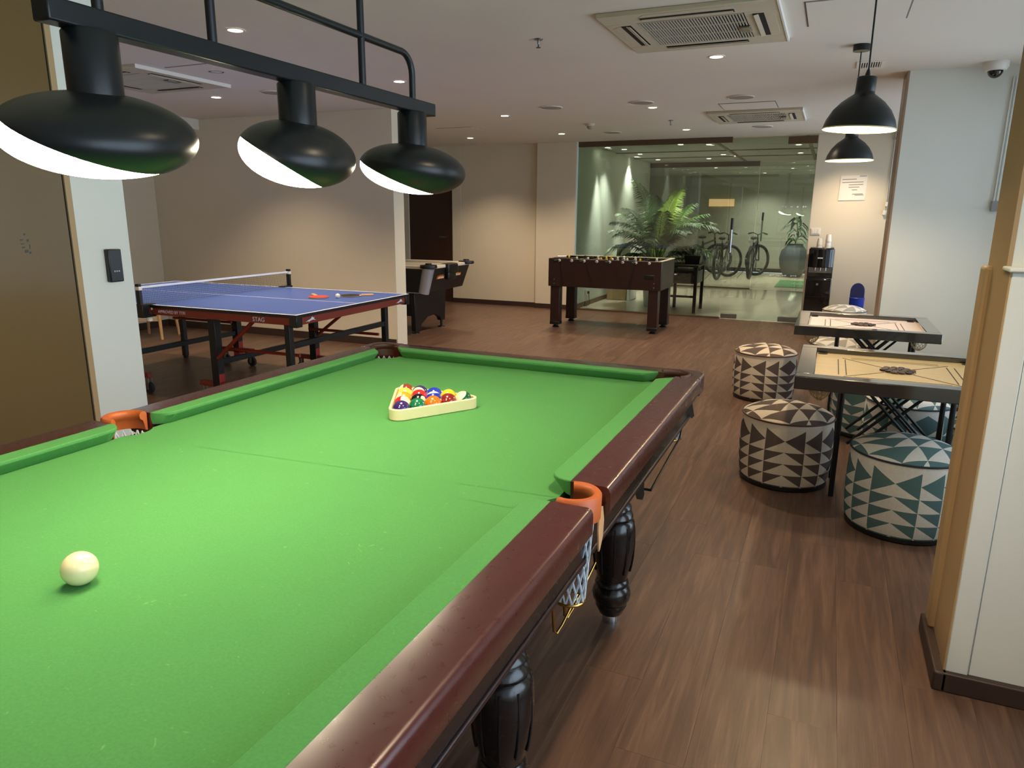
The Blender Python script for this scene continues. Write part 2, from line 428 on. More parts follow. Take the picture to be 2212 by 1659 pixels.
# ------------------------------------------------------------------ the room
X0, X1, Y0, Y1 = -7.41, 1.35, -3.6, 10.05
floor = struct(B('floor', 'floor_gap', (X0, X1, Y0, Y1, -0.06, -0.006)), 'dark brown wood plank floor')
def build_planks():
    PW, PL = 0.18, 1.22
    cells = []
    nr = int(math.ceil((X1 - X0) / PW)); r2 = random.Random(3)
    for i in range(nr):
        x0 = X0 + i * PW; x1 = min(x0 + PW, X1)
        y = Y0 - r2.choice((0.0, 0.25, 0.5, 0.75)) * PL
        while y < Y1:
            a, b = max(y, Y0), min(y + PL, Y1)
            if b - a > 0.02: cells.append((x0, x1, a, b))
            y += PL
    inv = cam.matrix_world.inverted()
    def area(c):
        x, y = (c[0] + c[1]) / 2, (c[2] + c[3]) / 2
        if -1.75 < x < -0.9 and y < 2.3: return 0
        if y > 6.4 and x < -4.2: return 0
        if x > 0.44 and y < 2.6: return 0
        p = inv @ Vector((x, y, 0))
        if p.z > -0.3: return 0
        u = 1106 + 1533 * p.x / -p.z; v = 829.5 - 1533 * p.y / -p.z
        if not (-60 < u < 2270 and -40 < v < 1740): return 0
        return (c[1] - c[0]) * (c[3] - c[2]) * 1.37 / (p.length ** 3)
    cells.sort(key=area, reverse=True)
    cache = {}; rest = MB(); g = 0.00015
    for k, c in enumerate(cells):
        w, l = round(c[1] - c[0], 4), round(c[3] - c[2], 3)
        if k < 300 and area(c) > 0:
            key = (w, l)
            if key not in cache:
                me = bpy.data.meshes.new('plank'); mb = MB(); e = 0.0004; hw, hl = w / 2 - g, l / 2 - g
                vs = [(-hw, -hl, -0.006), (hw, -hl, -0.006), (hw, hl, -0.006), (-hw, hl, -0.006), (-hw, -hl, -e), (hw, -hl, -e), (hw, hl, -e), (-hw, hl, -e), (-hw + e, -hl + e, 0), (hw - e, -hl + e, 0), (hw - e, hl - e, 0), (-hw + e, hl - e, 0)]
                fs = [(8, 9, 10, 11)] + [(i, (i + 1) % 4, 4 + (i + 1) % 4, 4 + i) for i in range(4)] + [(4 + i, 4 + (i + 1) % 4, 8 + (i + 1) % 4, 8 + i) for i in range(4)]
                me.from_pydata(vs, [], fs); me.materials.append(MATS['plank']); cache[key] = me
            o = bpy.data.objects.new('plank', cache[key]); COL.objects.link(o); o.parent = floor
            o.location = ((c[0] + c[1]) / 2, (c[2] + c[3]) / 2, 0)
        else:
            rest.box(c[0] + g, c[1] - g, c[2] + g, c[3] - g, -0.006, 0)
    o = rest.build('plank_field', 'plank_field', floor, fix=False); o['kind'] = 'stuff'
build_planks()

ceiling = struct(B('ceiling', 'ceiling_paint', (X0 - 0.1, X1 + 0.15, Y0 - 0.1, Y1 + 0.15, CEIL, CEIL + 0.08)), 'pale painted ceiling')
struct(B('ceiling_bulkhead', 'ceiling_paint', (X0, -6.62, 2.45, 6.28, 2.27, CEIL)), 'lowered ceiling edge above the table tennis corner')

# back wall
struct(B('wall_back', 'wall_paint', (X0, -6.25, Y1, Y1 + 0.15, 0, CEIL)))
struct(B('wall_back_over_door', 'wall_paint', (-6.25, -5.45, Y1, Y1 + 0.15, 2.12, CEIL)))
d1 = struct(B('door_1', 'door_brown', (-6.25, -5.455, Y1 + 0.03, Y1 + 0.08, 0, 2.12), bevel=0.003), 'dark brown wooden door in the cream back wall')
MB().tube([(-5.56, Y1 + 0.03, 1.02), (-5.56, Y1 - 0.03, 1.02), (-5.68, Y1 - 0.03, 1.02)], 0.009).build('door_handle', 'steel', d1, smooth=40)
struct(B('light_block_behind_door', 'dark_gap', (-6.35, -5.35, Y1 + 0.09, Y1 + 0.15, -0.06, 2.2)))  # unseen dark box, added to keep outside light from showing under the door
struct(B('trim_9', 'skirting', (-6.25, -5.45, Y1, Y1 + 0.12, -0.05, 0.004)), 'dark threshold strip added under the brown door to close a light gap')  # added strip, covers the bright line of outside light at the floor
wb = struct(B('wall_back_panel', 'wall_paint', (-5.45, -5.30, Y1 - 0.005, Y1 + 0.15, 0, CEIL)))
struct(B('wall_back_middle', 'wall_paint', (-5.296, -4.02, Y1 + 0.005, Y1 + 0.15, 0, CEIL)))
struct(B('wall_back_pier', 'wall_paint', (-4.02, -3.415, Y1 - 0.055, Y1 + 0.15, 0, CEIL), bevel=0.004))
struct(B('trim_1', 'dark_gap', (-5.3, -5.296, Y1 + 0.012, Y1 + 0.15, 0, CEIL)), 'narrow dark joint in the cream wall')
struct(B('wall_back_notice', 'wall_paint', (-0.27, X1, Y1, Y1 + 0.15, 0, CEIL), bevel=0.003))
struct(B('baseboard_back', 'skirting', (-5.45, -4.02, Y1 - 0.012, Y1 + 0.01, 0, 0.07)))
struct(B('baseboard_pier', 'skirting', (-4.03, -3.41, Y1 - 0.067, Y1 - 0.05, 0, 0.07)))
struct(B('baseboard_notice', 'skirting', (-0.27, X1, Y1 - 0.012, Y1 + 0.01, 0, 0.07)))

# glazed front of the lobby
def pane(name, x0, x1, y, z0, z1, mat, label, t=0.010):
    return struct(B(name, mat, (x0, x1, y - t / 2, y + t / 2, z0, z1)), label)
w1 = pane('window_1', -3.41, -1.305, Y1 + 0.02, 0.02, 2.31, 'glass', 'fixed glass pane of the lobby front')
B('header_rail', 'header_brown', (-3.41, -1.305, Y1, Y1 + 0.05, 2.31, CEIL), w1)
B('floor_channel', 'header_brown', (-3.41, -1.305, Y1, Y1 + 0.05, 0, 0.022), w1)
d2 = pane('door_2', -1.295, -0.275, Y1 + 0.02, 0.012, 2.35, 'glass', 'frameless glass door of the lobby')
B('patch_fitting', 'header_brown', (-0.62, -0.275, Y1, Y1 + 0.045, 2.27, 2.36), d2, bevel=0.004)
B('patch_fitting', 'steel', (-1.29, -1.08, Y1, Y1 + 0.045, 0.012, 0.075), d2, bevel=0.004)
B('patch_fitting', 'steel', (-0.55, -0.30, Y1, Y1 + 0.045, 0.012, 0.075), d2, bevel=0.004)
def handle(door, x, y, z0, z1):
    m = MB(); m.cyl((x, y - 0.05, z0), (x, y - 0.05, z1), 0.014, n=12)
    o = m.build('handle', 'chrome', door, smooth=40)
    MB().cyl((x, y - 0.05, z1), (x, y - 0.05, z1 + 0.15), 0.016, n=12).build('handle_grip', 'black_plastic', o, smooth=40)
    MB().cyl((x, y, z0 + 0.05), (x, y - 0.05, z0 + 0.05), 0.008, n=8).cyl((x, y, z1 + 0.1), (x, y - 0.05, z1 + 0.1), 0.008, n=8).build('standoff', 'steel', o)
handle(d2, -1.225, Y1 + 0.02, 0.90, 1.20)

# lobby
LY = 14.5
struct(B('floor_lobby', 'lobby_tile', (-3.41, 1.6, Y1 + 0.0, LY, -0.06, -0.002)), 'polished beige lobby floor')
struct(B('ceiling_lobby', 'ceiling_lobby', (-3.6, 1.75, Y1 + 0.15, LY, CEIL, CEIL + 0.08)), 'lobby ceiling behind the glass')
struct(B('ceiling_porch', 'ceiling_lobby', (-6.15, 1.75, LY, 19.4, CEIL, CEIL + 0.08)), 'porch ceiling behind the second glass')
struct(B('wall_lobby_left', 'lobby_paint', (-3.56, -3.41, Y1 - 0.05, LY, 0, CEIL)))
struct(B('wall_lobby_right', 'lobby_paint', (1.6, 1.75, Y1, 19.2, 0, CEIL)))
struct(B('baseboard_lobby', 'header_brown', (-3.41, -3.395, Y1 + 0.05, LY, 0, 0.07)))
w2 = pane('window_2', -3.5, -1.35, LY, 0.02, 2.29, 'glass_far', 'second glass screen at the back of the lobby')
B('header_rail', 'header_brown', (-3.5, -1.35, LY - 0.03, LY + 0.03, 2.29, CEIL), w2)
B('floor_channel', 'header_brown', (-3.5, -1.35, LY - 0.03, LY + 0.03, 0, 0.025), w2)
d3 = pane('door_3', -1.34, 1.6, LY, 0.012, 2.36, 'glass_far', 'glass door at the back of the lobby')
handle(d3, -1.22, LY, 0.92, 1.30)
B('edge_strip', 'white_plastic', (-1.345, -1.335, LY - 0.006, LY + 0.006, 1.4, 2.36), d3)
# porch behind the second glass
porch = struct(B('floor_porch', 'dark_gap', (-6.0, 1.6, LY, 19.2, -0.06, -0.006)), 'pale planked porch floor with dark joints')
pk = bpy.data.meshes.new('plank'); mbp = MB().box(-0.6, 0.6, -0.145, 0.145, -0.006, 0.0)
pk.from_pydata(mbp.v, [], mbp.f); pk.materials.append(MATS['lobby_light'])
for j in range(15):
    for i in range(4):
        o = bpy.data.objects.new('plank', pk); COL.objects.link(o); o.parent = porch
        o.location = (-2.6 + i * 1.215 - (0.6 if j % 2 else 0), LY + 0.2 + j * 0.305, 0)
struct(B('wall_far', 'far_wall', (-6.0, 1.6, 19.2, 19.35, 0, CEIL)))
struct(B('wall_porch_left', 'far_wall', (-6.15, -6.0, LY, 19.35, 0, CEIL)))
struct(B('wall_porch_near', 'far_wall', (-6.0, -3.56, LY, LY + 0.1, 0, CEIL)))
struct(B('baseboard_far', 'skirting', (-6.0, 1.6, 19.17, 19.2, 0, 0.1)))
# ceiling joints of the lobby
for k, (a, b) in enumerate([((-3.41, 12.0), (1.6, 12.0)), ((-3.41, 13.2), (1.6, 13.2)), ((-1.6, 10.2), (-1.6, 14.4)), ((-0.4, 10.2), (-0.4, 14.4))]):
    dx = 0.025 if a[0] == b[0] else 0; dy = 0.025 if a[1] == b[1] else 0
    struct(B('trim_%d' % (k + 10), 'seam_grey', (a[0] - dx, b[0] + dx, a[1] - dy, b[1] + dy, CEIL - 0.012, CEIL)))

# partition behind the table tennis table, side walls
struct(B('wall_partition', 'wall_paint', (X0, -4.075, 6.28, 6.47, 0, CEIL), bevel=0.003))
struct(B('baseboard_partition', 'skirting', (X0, -4.09, 6.266, 6.28, 0, 0.08)))
struct(B('wall_tennis_left', 'wall_paint', (X0 - 0.15, X0, 2.3, Y1 + 0.15, 0, CEIL)))
struct(B('baseboard_tennis_left', 'skirting', (X0, X0 + 0.014, 2.45, 6.28, 0, 0.08)))
struct(B('wall_tennis_near', 'wall_paint', (X0, -3.3, 2.3, 2.42, 0, CEIL)))
struct(B('wall_left', 'brown_gloss', (-3.06, -3.0, Y0, 2.083, 0, CEIL)), 'glossy brown glass wall panel')
struct(B('trim_2', 'dark_gap', (-3.06, -3.006, 2.083, 2.093, 0, CEIL)), 'black joint beside the brown panel')
struct(B('trim_3', 'tan_paint', (-3.06, -2.998, 2.093, 2.118, 0, CEIL)), 'tan strip beside the white column')
struct(B('wall_column_left', 'wall_cool', (-3.3, -3.0, 2.118, 2.372, 0, CEIL), bevel=0.003))
struct(B('wall_front', 'wall_paint', (X0, X1 + 0.15, Y0 - 0.12, Y0, 0, CEIL)))

# right side: piers with windows between them
def wall_seg(name, y0, y1, z0, z1): struct(B(name, 'wall_cool', (X1, X1 + 0.15, y0, y1, z0, z1)))
wins = [(-3.3, 1.95), (2.75, 5.85), (6.75, 9.8)]
ZB, ZT = 0.45, 2.25
prev = Y0
for k, (a, b) in enumerate(wins):
    wall_seg('wall_right_pier_%d' % (k + 1), prev, a, 0, CEIL); wall_seg('wall_right_sill_%d' % (k + 1), a, b, 0, ZB); wall_seg('wall_right_lintel_%d' % (k + 1), a, b, ZT, CEIL)
    prev = b
    w = struct(B('window_%d' % (k + 3), 'glass_window', (X1 + 0.08, X1 + 0.088, a, b, ZB, ZT)), 'daylight window on the right side')
    m = MB(); n = 3
    for i in range(n + 1):
        y = a + (b - a) * i / n; m.box(X1 + 0.06, X1 + 0.11, max(a, y - 0.03), min(b, y + 0.03), ZB, ZT)
    m.build('window_frame', 'white_plastic', w)
    l = bpy.data.lights.new('window_portal', 'AREA'); l.shape = 'RECTANGLE'; l.size = ZT - ZB; l.size_y = b - a; l.cycles.is_portal = True
    o = bpy.data.objects.new('window_portal', l); COL.objects.link(o); o.location = (X1 + 0.14, (a + b) / 2, (ZB + ZT) / 2)
    o.rotation_euler = Vector((-1, 0, 0)).to_track_quat('-Z', 'Y').to_euler()
    o.rotation_euler = Matrix(((0, 0, 1), (0, 1, 0), (-1, 0, 0))).to_euler()
wall_seg('wall_right_pier_4', prev, Y1 + 0.15, 0, CEIL)

# near pillar at the right edge
struct(B('wall_pillar_upper', 'wall_cool', (0.445, X1, 2.29, 2.53, 1.243, CEIL)))
struct(B('trim_4', 'tan_paint', (0.436, 0.447, 2.288, 2.532, 0.06, CEIL)), 'tan side facing of the near pillar')
struct(B('wall_pillar_lower', 'wall_cool', (0.445, X1, 2.30, 2.53, 0, 1.243)))
struct(B('wall_pillar_corner_board', 'wall_cool', (0.438, 0.497, 2.222, 2.30, 0.06, 1.235), bevel=0.003))
struct(B('wall_pillar_panel', 'wall_cool', (0.499, X1, 2.228, 2.30, 0.06, 1.235), bevel=0.002))
struct(B('trim_5', 'tan_paint', (0.434, 0.439, 2.224, 2.30, 0.06, 1.235)), 'tan edge of the corner board')
struct(B('trim_6', 'wall_cool', (0.428, X1, 2.212, 2.295, 1.235, 1.247), bevel=0.004), 'white ledge on the near pillar')
struct(MB().box(0.418, 0.446, 2.462, 2.540, 0.06, 1.235).build('trim_7', 'tan_paint', bevel=0.010, seg=3), 'tan rounded corner bead on the near pillar')
struct(B('baseboard_pillar_side', 'skirting', (0.408, 0.446, 2.205, 2.56, 0, 0.062), bevel=0.006))
struct(B('baseboard_pillar_front', 'skirting', (0.43, X1, 2.205, 2.235, 0, 0.062), bevel=0.004))
# projecting wall by the carrom tables
struct(B('wall_projecting', 'wall_cool', (0.388, X1, 6.05, 6.36, 0, CEIL)))
struct(B('trim_8', 'trim_wood', (0.374, 0.392, 6.046, 6.37, 0, CEIL), bevel=0.003), 'brown wooden corner guard of the projecting wall')
struct(B('baseboard_projecting', 'skirting', (0.372, X1, 6.035, 6.05, 0, 0.07)))
# ------------------------------------------------------------------ pool table
def pool_table():
    t = thing('pool_table', 'green clothed pool table with dark mahogany rails and turned black legs', 'pool table', (-1.0555, 1.262, 0))
    BED, RT = 0.797, 0.8325
    HW, HL = 0.559, 1.146           # playing half width / half length
    CW = 0.052                      # cushion depth
    WW = 0.086                      # wood width
    RM, RC = 0.056, 0.062           # pocket radii
    ox, oy = HW + CW, HL + CW       # cloth / wood boundary
    def cutpocket(mb_poly, holes): pass
    # bed with pocket cut-outs: polygon outline
    pts = []
    def arc(cx, cy, r, a0, a1, n=9):
        return [(cx + r * math.cos(math.radians(a0 + (a1 - a0) * i / n)), cy + r * math.sin(math.radians(a0 + (a1 - a0) * i / n))) for i in range(n + 1)]
    cpx, cpy = HW + 0.030, HL + 0.030
    mpx = HW + 0.070
    ex, ey = HW + 0.03, HL + 0.03
    pts += [(ex, -ey + 0.075)] + [(ex, -0.044)] + arc(mpx, 0, 0.060, 229, 131) + [(ex, 0.044)] + [(ex, ey - 0.075)]
    pts += arc(cpx, cpy, RC, 280, 170)
    pts += arc(-cpx, cpy, RC, 10, -100)
    pts += [(-ex, 0.044)] + arc(-mpx, 0, 0.060, 49, -49) + [(-ex, -0.044)]
    pts += arc(-cpx, -cpy, RC, 100, -10) + arc(cpx, -cpy, RC, 190, 80)
    bed = MB().prism(pts, BED - 0.04, BED).build('bed_cloth', 'felt', t)
    # cushions: 6 pieces with angled / rounded jaws, profile: top at rail height, nose overhang
    def cushion(poly_top, inner):
        # poly_top: outline at rail height; second outline pulled back at the bed
        n = len(poly_top); m = MB()
        low = []
        for (x, y) in poly_top:
            low.append((x + inner[0] * 0.024, y + inner[1] * 0.024))
        lip = [(x + inner[0] * 0.002, y + inner[1] * 0.002) for x, y in poly_top]
        vs = [(x, y, RT + 0.001) for x, y in poly_top] + [(x, y, RT - 0.007) for x, y in poly_top] + [(x, y, BED) for x, y in low]
        fs = [tuple(range(n)), tuple(reversed(range(2 * n, 3 * n)))]
        for k in (0, n):
            fs += [(k + i, k + (i + 1) % n, k + n + (i + 1) % n, k + n + i) for i in range(n)]
        m.add(vs, fs)
        return m.build('cushion', 'felt_rail', t, bevel=0.0022, seg=2, smooth=30)
    def jaw_side(sx, ya, yb):
        # side cushion from ya to yb (ya is nearer the middle pocket)
        s = 1 if yb > ya else -1
        a = ya + s * 0.0; pts = []
        # rounded jaw at the middle pocket
        for i in range(7):
            th = math.radians(90 * i / 6); pts.append((sx * (HW + CW - CW * math.sin(th)) , ya + s * (0.050 * (1 - math.cos(th)) if True else 0)))
        pts = [(sx * ox, ya)] + [(sx * (HW + CW * (1 - math.sin(math.radians(15 * i)))), ya + s * 0.045 * (1 - math.cos(math.radians(15 * i)))) for i in range(1, 7)]
        # angled jaw at the corner
        pts += [(sx * HW, yb - s * 0.066), (sx * (HW + 0.010), yb - s * 0.052), (sx * ox, yb - s * 0.016)]
        return pts
    for sx in (1, -1):
        cushion(jaw_side(sx, RM + 0.002, HL), (sx, 0)); cushion(jaw_side(sx, -RM - 0.002, -HL), (sx, 0))
    for sy in (1, -1):
        p = [(-HW + 0.016, sy * oy), (-HW + 0.052, sy * (HL + 0.010)), (-HW + 0.066, sy * HL), (HW - 0.066, sy * HL), (HW - 0.052, sy * (HL + 0.010)), (HW - 0.016, sy * oy)]
        cushion(p, (0, sy))
    # wooden rails with rounded outer edge
    def rail(a, b, out, endcut=0.0):
        a = Vector((*a, 0)); b = Vector((*b, 0)); o = Vector((*out, 0))
        prof = []
        for d, z in [(0, RT), (WW - 0.013, RT), (WW - 0.007, RT - 0.0015), (WW - 0.003, RT - 0.005), (WW - 0.0005, RT - 0.011), (WW, RT - 0.020), (WW, RT - 0.052), (WW - 0.006, RT - 0.062), (WW - 0.020, RT - 0.066), (0, RT - 0.066)]:
            prof.append(o * d + Vector((0, 0, z)))
        return MB().sweep(prof, a, b).build('rail', 'mahogany', t, smooth=50)
    for sx in (1, -1):
        rail((sx * ox, RM + 0.0015), (sx * ox, HL + 0.004), (sx, 0)); rail((sx * ox, -RM - 0.0015), (sx * ox, -HL - 0.004), (sx, 0))
    for sy in (1, -1):
        rail((-HW - 0.004, sy * oy), (HW + 0.004, sy * oy), (0, sy))
    # corner blocks
    for sx in (1, -1):
        for sy in (1, -1):
            c = (sx * (HW + 0.040), sy * (HL + 0.040)); R = 0.060
            e = WW + CW
            poly = []
            # outer rounded corner minus pocket hole
            X, Y = sx * HW, sy * HL
            outer = [(0.004, e), (e - 0.05, e)] + [(e - 0.05 + 0.05 * math.sin(math.radians(15 * i)), e - 0.05 + 0.05 * math.cos(math.radians(15 * i))) for i in range(1, 6)] + [(e, e - 0.05), (e, 0.004)]
            inn = [(0.040 + R * math.cos(math.radians(a)), 0.040 + R * math.sin(math.radians(a))) for a in range(-25, 116, 14)]
            inn = [(0.088, 0.004)] + [p for p in inn if p[0] > 0.006 and p[1] > 0.006] + [(0.004, 0.088)]
            ring = outer + inn
            poly = [(X + sx * u, Y + sy * v) for u, v in ring]
            MB().prism(poly, RT - 0.064, RT).build('rail_corner', 'mahogany', t, bevel=0.006, seg=3)
    # pockets: leather cup, mouth and net
    def pocket(cx, cy, r, mat, a0, a1, side):
        p = bpy.data.objects.new('pocket', None); COL.objects.link(p); p.parent = t
        m = MB(); n = 18
        ro = r + (0.019 if side else 0.012)
        rows = [(r + 0.002, RT + 0.001), (r + 0.006, RT + 0.005), (ro - 0.004, RT + 0.005), (ro, RT), (ro - 0.001, RT - 0.048), (ro - 0.006, RT - 0.048), (r + 0.008, RT - 0.020), (r + 0.001, RT - 0.014), (r, RT - 0.004)]
        cuts = [math.radians(a0 + (a1 - a0) * i / n) for i in range(n + 1)]; vs = []
        for a in cuts:
            for rr, z in rows: vs.append((cx + rr * math.cos(a), cy + rr * math.sin(a), z))
        k = len(rows); fs = []
        for i in range(n):
            for j in range(k): fs.append((i * k + j, i * k + (j + 1) % k, (i + 1) * k + (j + 1) % k, (i + 1) * k + j))
        fs += [tuple(range(k)), tuple(reversed(range(n * k, n * k + k)))]
        m.add(vs, fs); m.build('leather_cup', mat, p, smooth=50)
        # knotted string net
        m = MB(); nz = 7; nn = 14; top, bot = RT - 0.05, 0.60
        def rad(q): return (r + 0.004) * (1.0 - 0.30 * q)
        for i in range(nn):
            for sgn in (1, -1):
                path = []
                for j in range(nz + 1):
                    q = j / nz; a = 2 * PI * (i + sgn * 0.5 * (j % 2) + (0.0)) / nn; zz = top + (bot - top) * q
                    path.append((cx + rad(q) * math.cos(a), cy + rad(q) * math.sin(a), zz))
                m.tube(path, 0.0022, 4)
        o = m.build('net', 'net_white', p, smooth=60)
        MB().tube([(cx + rad(1) * 1.05 * math.cos(2 * PI * i / 16), cy + rad(1) * 1.05 * math.sin(2 * PI * i / 16), bot) for i in range(16)], 0.0035, 6, closed=True).build('net_ring', 'brass', p, smooth=60)
        return p
    for sx in (1, -1):
        pocket(sx * 0.637, 0, 0.038, 'leather', (-108 if sx > 0 else 72), (108 if sx > 0 else 288), True)
        for sy in (1, -1):
            ang = math.degrees(math.atan2(sy, sx))
            pocket(sx * (HW + 0.040), sy * (HL + 0.040), 0.048, 'leather_dark', ang - 100, ang + 100, False)
    # leather tag under the right middle pocket
    MB().prism([(0, 0), (0.022, -0.006), (0.034, -0.04), (0.030, -0.075), (0.012, -0.098), (0.006, -0.10), (-0.004, -0.05)], -0.0015, 0.0015, frame((0, 1, 0), (0, 0, 1), (0.685, 0.022, RT - 0.03))).build('leather_tag', 'leather_tan', t)
    # under frame
    for sx in (1, -1):
        B('apron', 'black_wood', tuple(sorted((sx * 0.600, sx * 0.668))) + (-1.17, 1.17, 0.70, RT - 0.064), t, bevel=0.004)
        B('apron_moulding', 'dark_red_wood', tuple(sorted((sx * 0.598, sx * 0.672))) + (-1.175, 1.175, 0.690, 0.702), t, bevel=0.003)
    for sy in (1, -1):
        B('apron', 'black_wood', (-0.60, 0.60) + tuple(sorted((sy * 1.10, sy * 1.17))) + (0.70, RT - 0.064), t, bevel=0.004)
    B('slate_frame', 'black_wood', (-0.60, 0.60, -1.10, 1.10, 0.69, BED - 0.04), t)
    # turned legs
    prof = [(0.060, 0.70), (0.060, 0.56), (0.052, 0.555), (0.052, 0.545), (0.062, 0.535), (0.067, 0.515), (0.066, 0.495), (0.056, 0.472), (0.048, 0.455), (0.046, 0.440), (0.054, 0.432), (0.056, 0.424), (0.050, 0.416), (0.058, 0.408), (0.062, 0.396), (0.058, 0.386), (0.066, 0.378), (0.072, 0.340), (0.072, 0.290), (0.066, 0.235), (0.056, 0.190), (0.050, 0.165), (0.056, 0.158), (0.058, 0.148), (0.052, 0.140), (0.062, 0.128), (0.066, 0.110), (0.062, 0.090), (0.052, 0.075), (0.054, 0.066), (0.046, 0.050), (0.040, 0.036), (0.038, 0.034)]
    leg0 = None
    for sx in (1, -1):
        for ly in (0.905, 0.0, -0.905):
            if leg0 is None:
                leg0 = MB().lathe(list(reversed(prof)), 32).build('leg', 'black_wood', t, smooth=40)
                fl = MB()
                for i in range(10):
                    a = 2 * PI * i / 10
                    pts_ = [((0.0705 - 0.012 * abs((z - 0.30) / 0.11) ** 2.2) , z) for z in [0.20 + 0.017 * k for k in range(11)]]
                    fl.tube([(rr * math.cos(a), rr * math.sin(a), z) for rr, z in pts_], 0.0035, 6)
                f1 = fl.build('flute', 'black_plastic', leg0, smooth=60)
                f2 = MB().lathe([(0.028, 0), (0.028, 0.022), (0.022, 0.036)], 20).build('levelling_foot', 'chrome', leg0, smooth=40)
                leg = leg0
            else:
                leg = leg0.copy(); COL.objects.link(leg); leg.parent = t
                for ch in (f1, f2):
                    c = ch.copy(); COL.objects.link(c); c.parent = leg
            leg.location = (sx * 0.485, ly, 0)
    # ball rails hanging under the pockets on the right side
    def ball_rail(y0, y1, x, zt, zb, plate):
        m = MB()
        for dx in (-0.018, 0.018):
            m.tube([(x + dx, y1, 0.72), (x + dx, y1, zb + 0.06), (x + dx, y1 - 0.02, zb + 0.035), (x + dx, y0, zb), ], 0.0032, 6)
        m.tube([(x - 0.06, y0, zb), (x + 0.02, y0, zb)], 0.004, 6)
        o = m.build('ball_rail', 'black_metal', t, smooth=60)
        if plate:
            MB().prism([(-0.010, 0.09), (0.010, 0.09), (0.011, 0.0), (0.013, -0.015), (0.009, -0.032), (-0.009, -0.032), (-0.013, -0.015), (-0.011, 0.0)], -0.0015, 0.0015, frame((1, 0, 0), (0, 0, 1), (x - 0.012, y0 - 0.004, zb))).build('bracket', 'steel', o)
    ball_rail(0.66, 1.10, 0.634, 0.72, 0.60, True)
    ball_rail(-1.10, -0.70, 0.634, 0.72, 0.60, True)
    m = MB()
    for dy in (-0.03, 0.035):
        m.tube([(mpx - 0.02, dy, 0.60), (mpx - 0.015, dy, 0.535), (mpx - 0.012, dy + 0.008, 0.527), (mpx - 0.005, dy + 0.02, 0.54), (mpx + 0.02, dy + 0.10, 0.62)], 0.0032, 6)
    m.build('ball_cradle', 'brass', t, smooth=60)
    MB().prism([(0, 0), (0.016, -0.01), (0.030, -0.075), (0.022, -0.085), (0.012, -0.075)], -0.002, 0.002, frame((1, 0, 0), (0, 0, 1), (0.655, 1.15, 0.775))).build('corner_tab', 'steel', t)
pool_table()

# balls in the rack
BR = 0.0258
BEDZ = 0.797
bm_ = bpy.data.meshes.new('ball'); mb_ = MB().sphere((0, 0, 0), BR, 28, 18); bm_.from_pydata(mb_.v, [], mb_.f)
def ball(mat, loc, label, rot):
    me = bm_.copy(); me.materials.append(MATS[mat])
    o = link('pool_ball', me, None, 180); o.location = loc; o.rotation_euler = rot
    tag(o, label, 'pool ball', 'pool balls in the triangle rack')
    return o
Nn = Vector((-1.085, 1.6418, 0)); Rr = Vector((-0.9434, 1.8695, 0)); du = (Rr - Nn).normalized()
dv = Vector((du.x * 0.5 - du.y * 0.8660254, du.x * 0.8660254 + du.y * 0.5, 0))
cen = Nn + (du * 0.268 + dv * 0.268) / 3
def bpos(i, j): return cen + du * (2 * BR * (i - 4 / 3)) + dv * (2 * BR * (j - 4 / 3)) + Vector((0, 0, BEDZ + BR))
spec = {(0, 0): ('purple', (52, 30, 92), 0, 'solid purple pool ball at the near corner of the rack'), (1, 0): ('green', (14, 104, 62), 0, 'solid green pool ball along the near side of the rack'),
        (2, 0): ('orange', (240, 104, 14), 0, 'solid orange pool ball along the near side of the rack'), (3, 0): ('maroon', (124, 30, 24), 0, 'solid maroon pool ball along the near side of the rack'),
        (4, 0): ('green_stripe', (14, 84, 48), 1, 'cream pool ball with dark green stripe at the right corner of the rack'),
        (0, 1): ('red_stripe', (214, 30, 26), 1, 'cream and red striped pool ball beside the purple ball'), (1, 1): ('black', (10, 12, 12), 0, 'solid black pool ball in the middle of the rack'),
        (2, 1): ('blue_stripe', (28, 52, 168), 1, 'cream and blue striped pool ball behind the orange ball'), (3, 1): ('yellow_stripe', (244, 186, 24), 1, 'cream and yellow striped pool ball behind the maroon ball'),
        (0, 2): ('orange_stripe', (244, 150, 22), 1, 'orange striped pool ball on the left side of the rack'), (1, 2): ('red', (222, 32, 34), 0, 'solid red pool ball behind the black ball'),
        (2, 2): ('blue', (30, 54, 176), 0, 'solid blue pool ball on the far side of the rack'),
        (0, 3): ('yellow', (240, 200, 80), 0, 'solid yellow pool ball on the left side of the rack'), (1, 3): ('purple_stripe', (56, 32, 96), 1, 'cream and purple striped pool ball behind the red ball'),
        (0, 4): ('maroon_stripe', (140, 56, 34), 1, 'maroon striped pool ball at the far corner of the rack')}
rb = random.Random(11)
for (i, j), (nm, col, st, lab) in spec.items():
    ball_mat('ball_' + nm, col, st)
    rot = (rb.uniform(-1.4, 1.4), rb.uniform(-1.4, 1.4), rb.uniform(0, 6)) if st else (rb.uniform(0.9, 1.5) * rb.choice((-1, 1)), rb.uniform(-1.2, 1.2), rb.uniform(0, 6))
    ball('ball_' + nm, bpos(i, j), lab, rot)
cb = MB().sphere((0, 0, 0), 0.0268, 32, 20).build('cue_ball', 'cue_ivory', None, smooth=180); cb.location = (-1.0286, 0.6587, BEDZ + 0.0268)
tag(cb, 'cream cue ball with faint scuffs lying alone on the green cloth', 'cue ball')
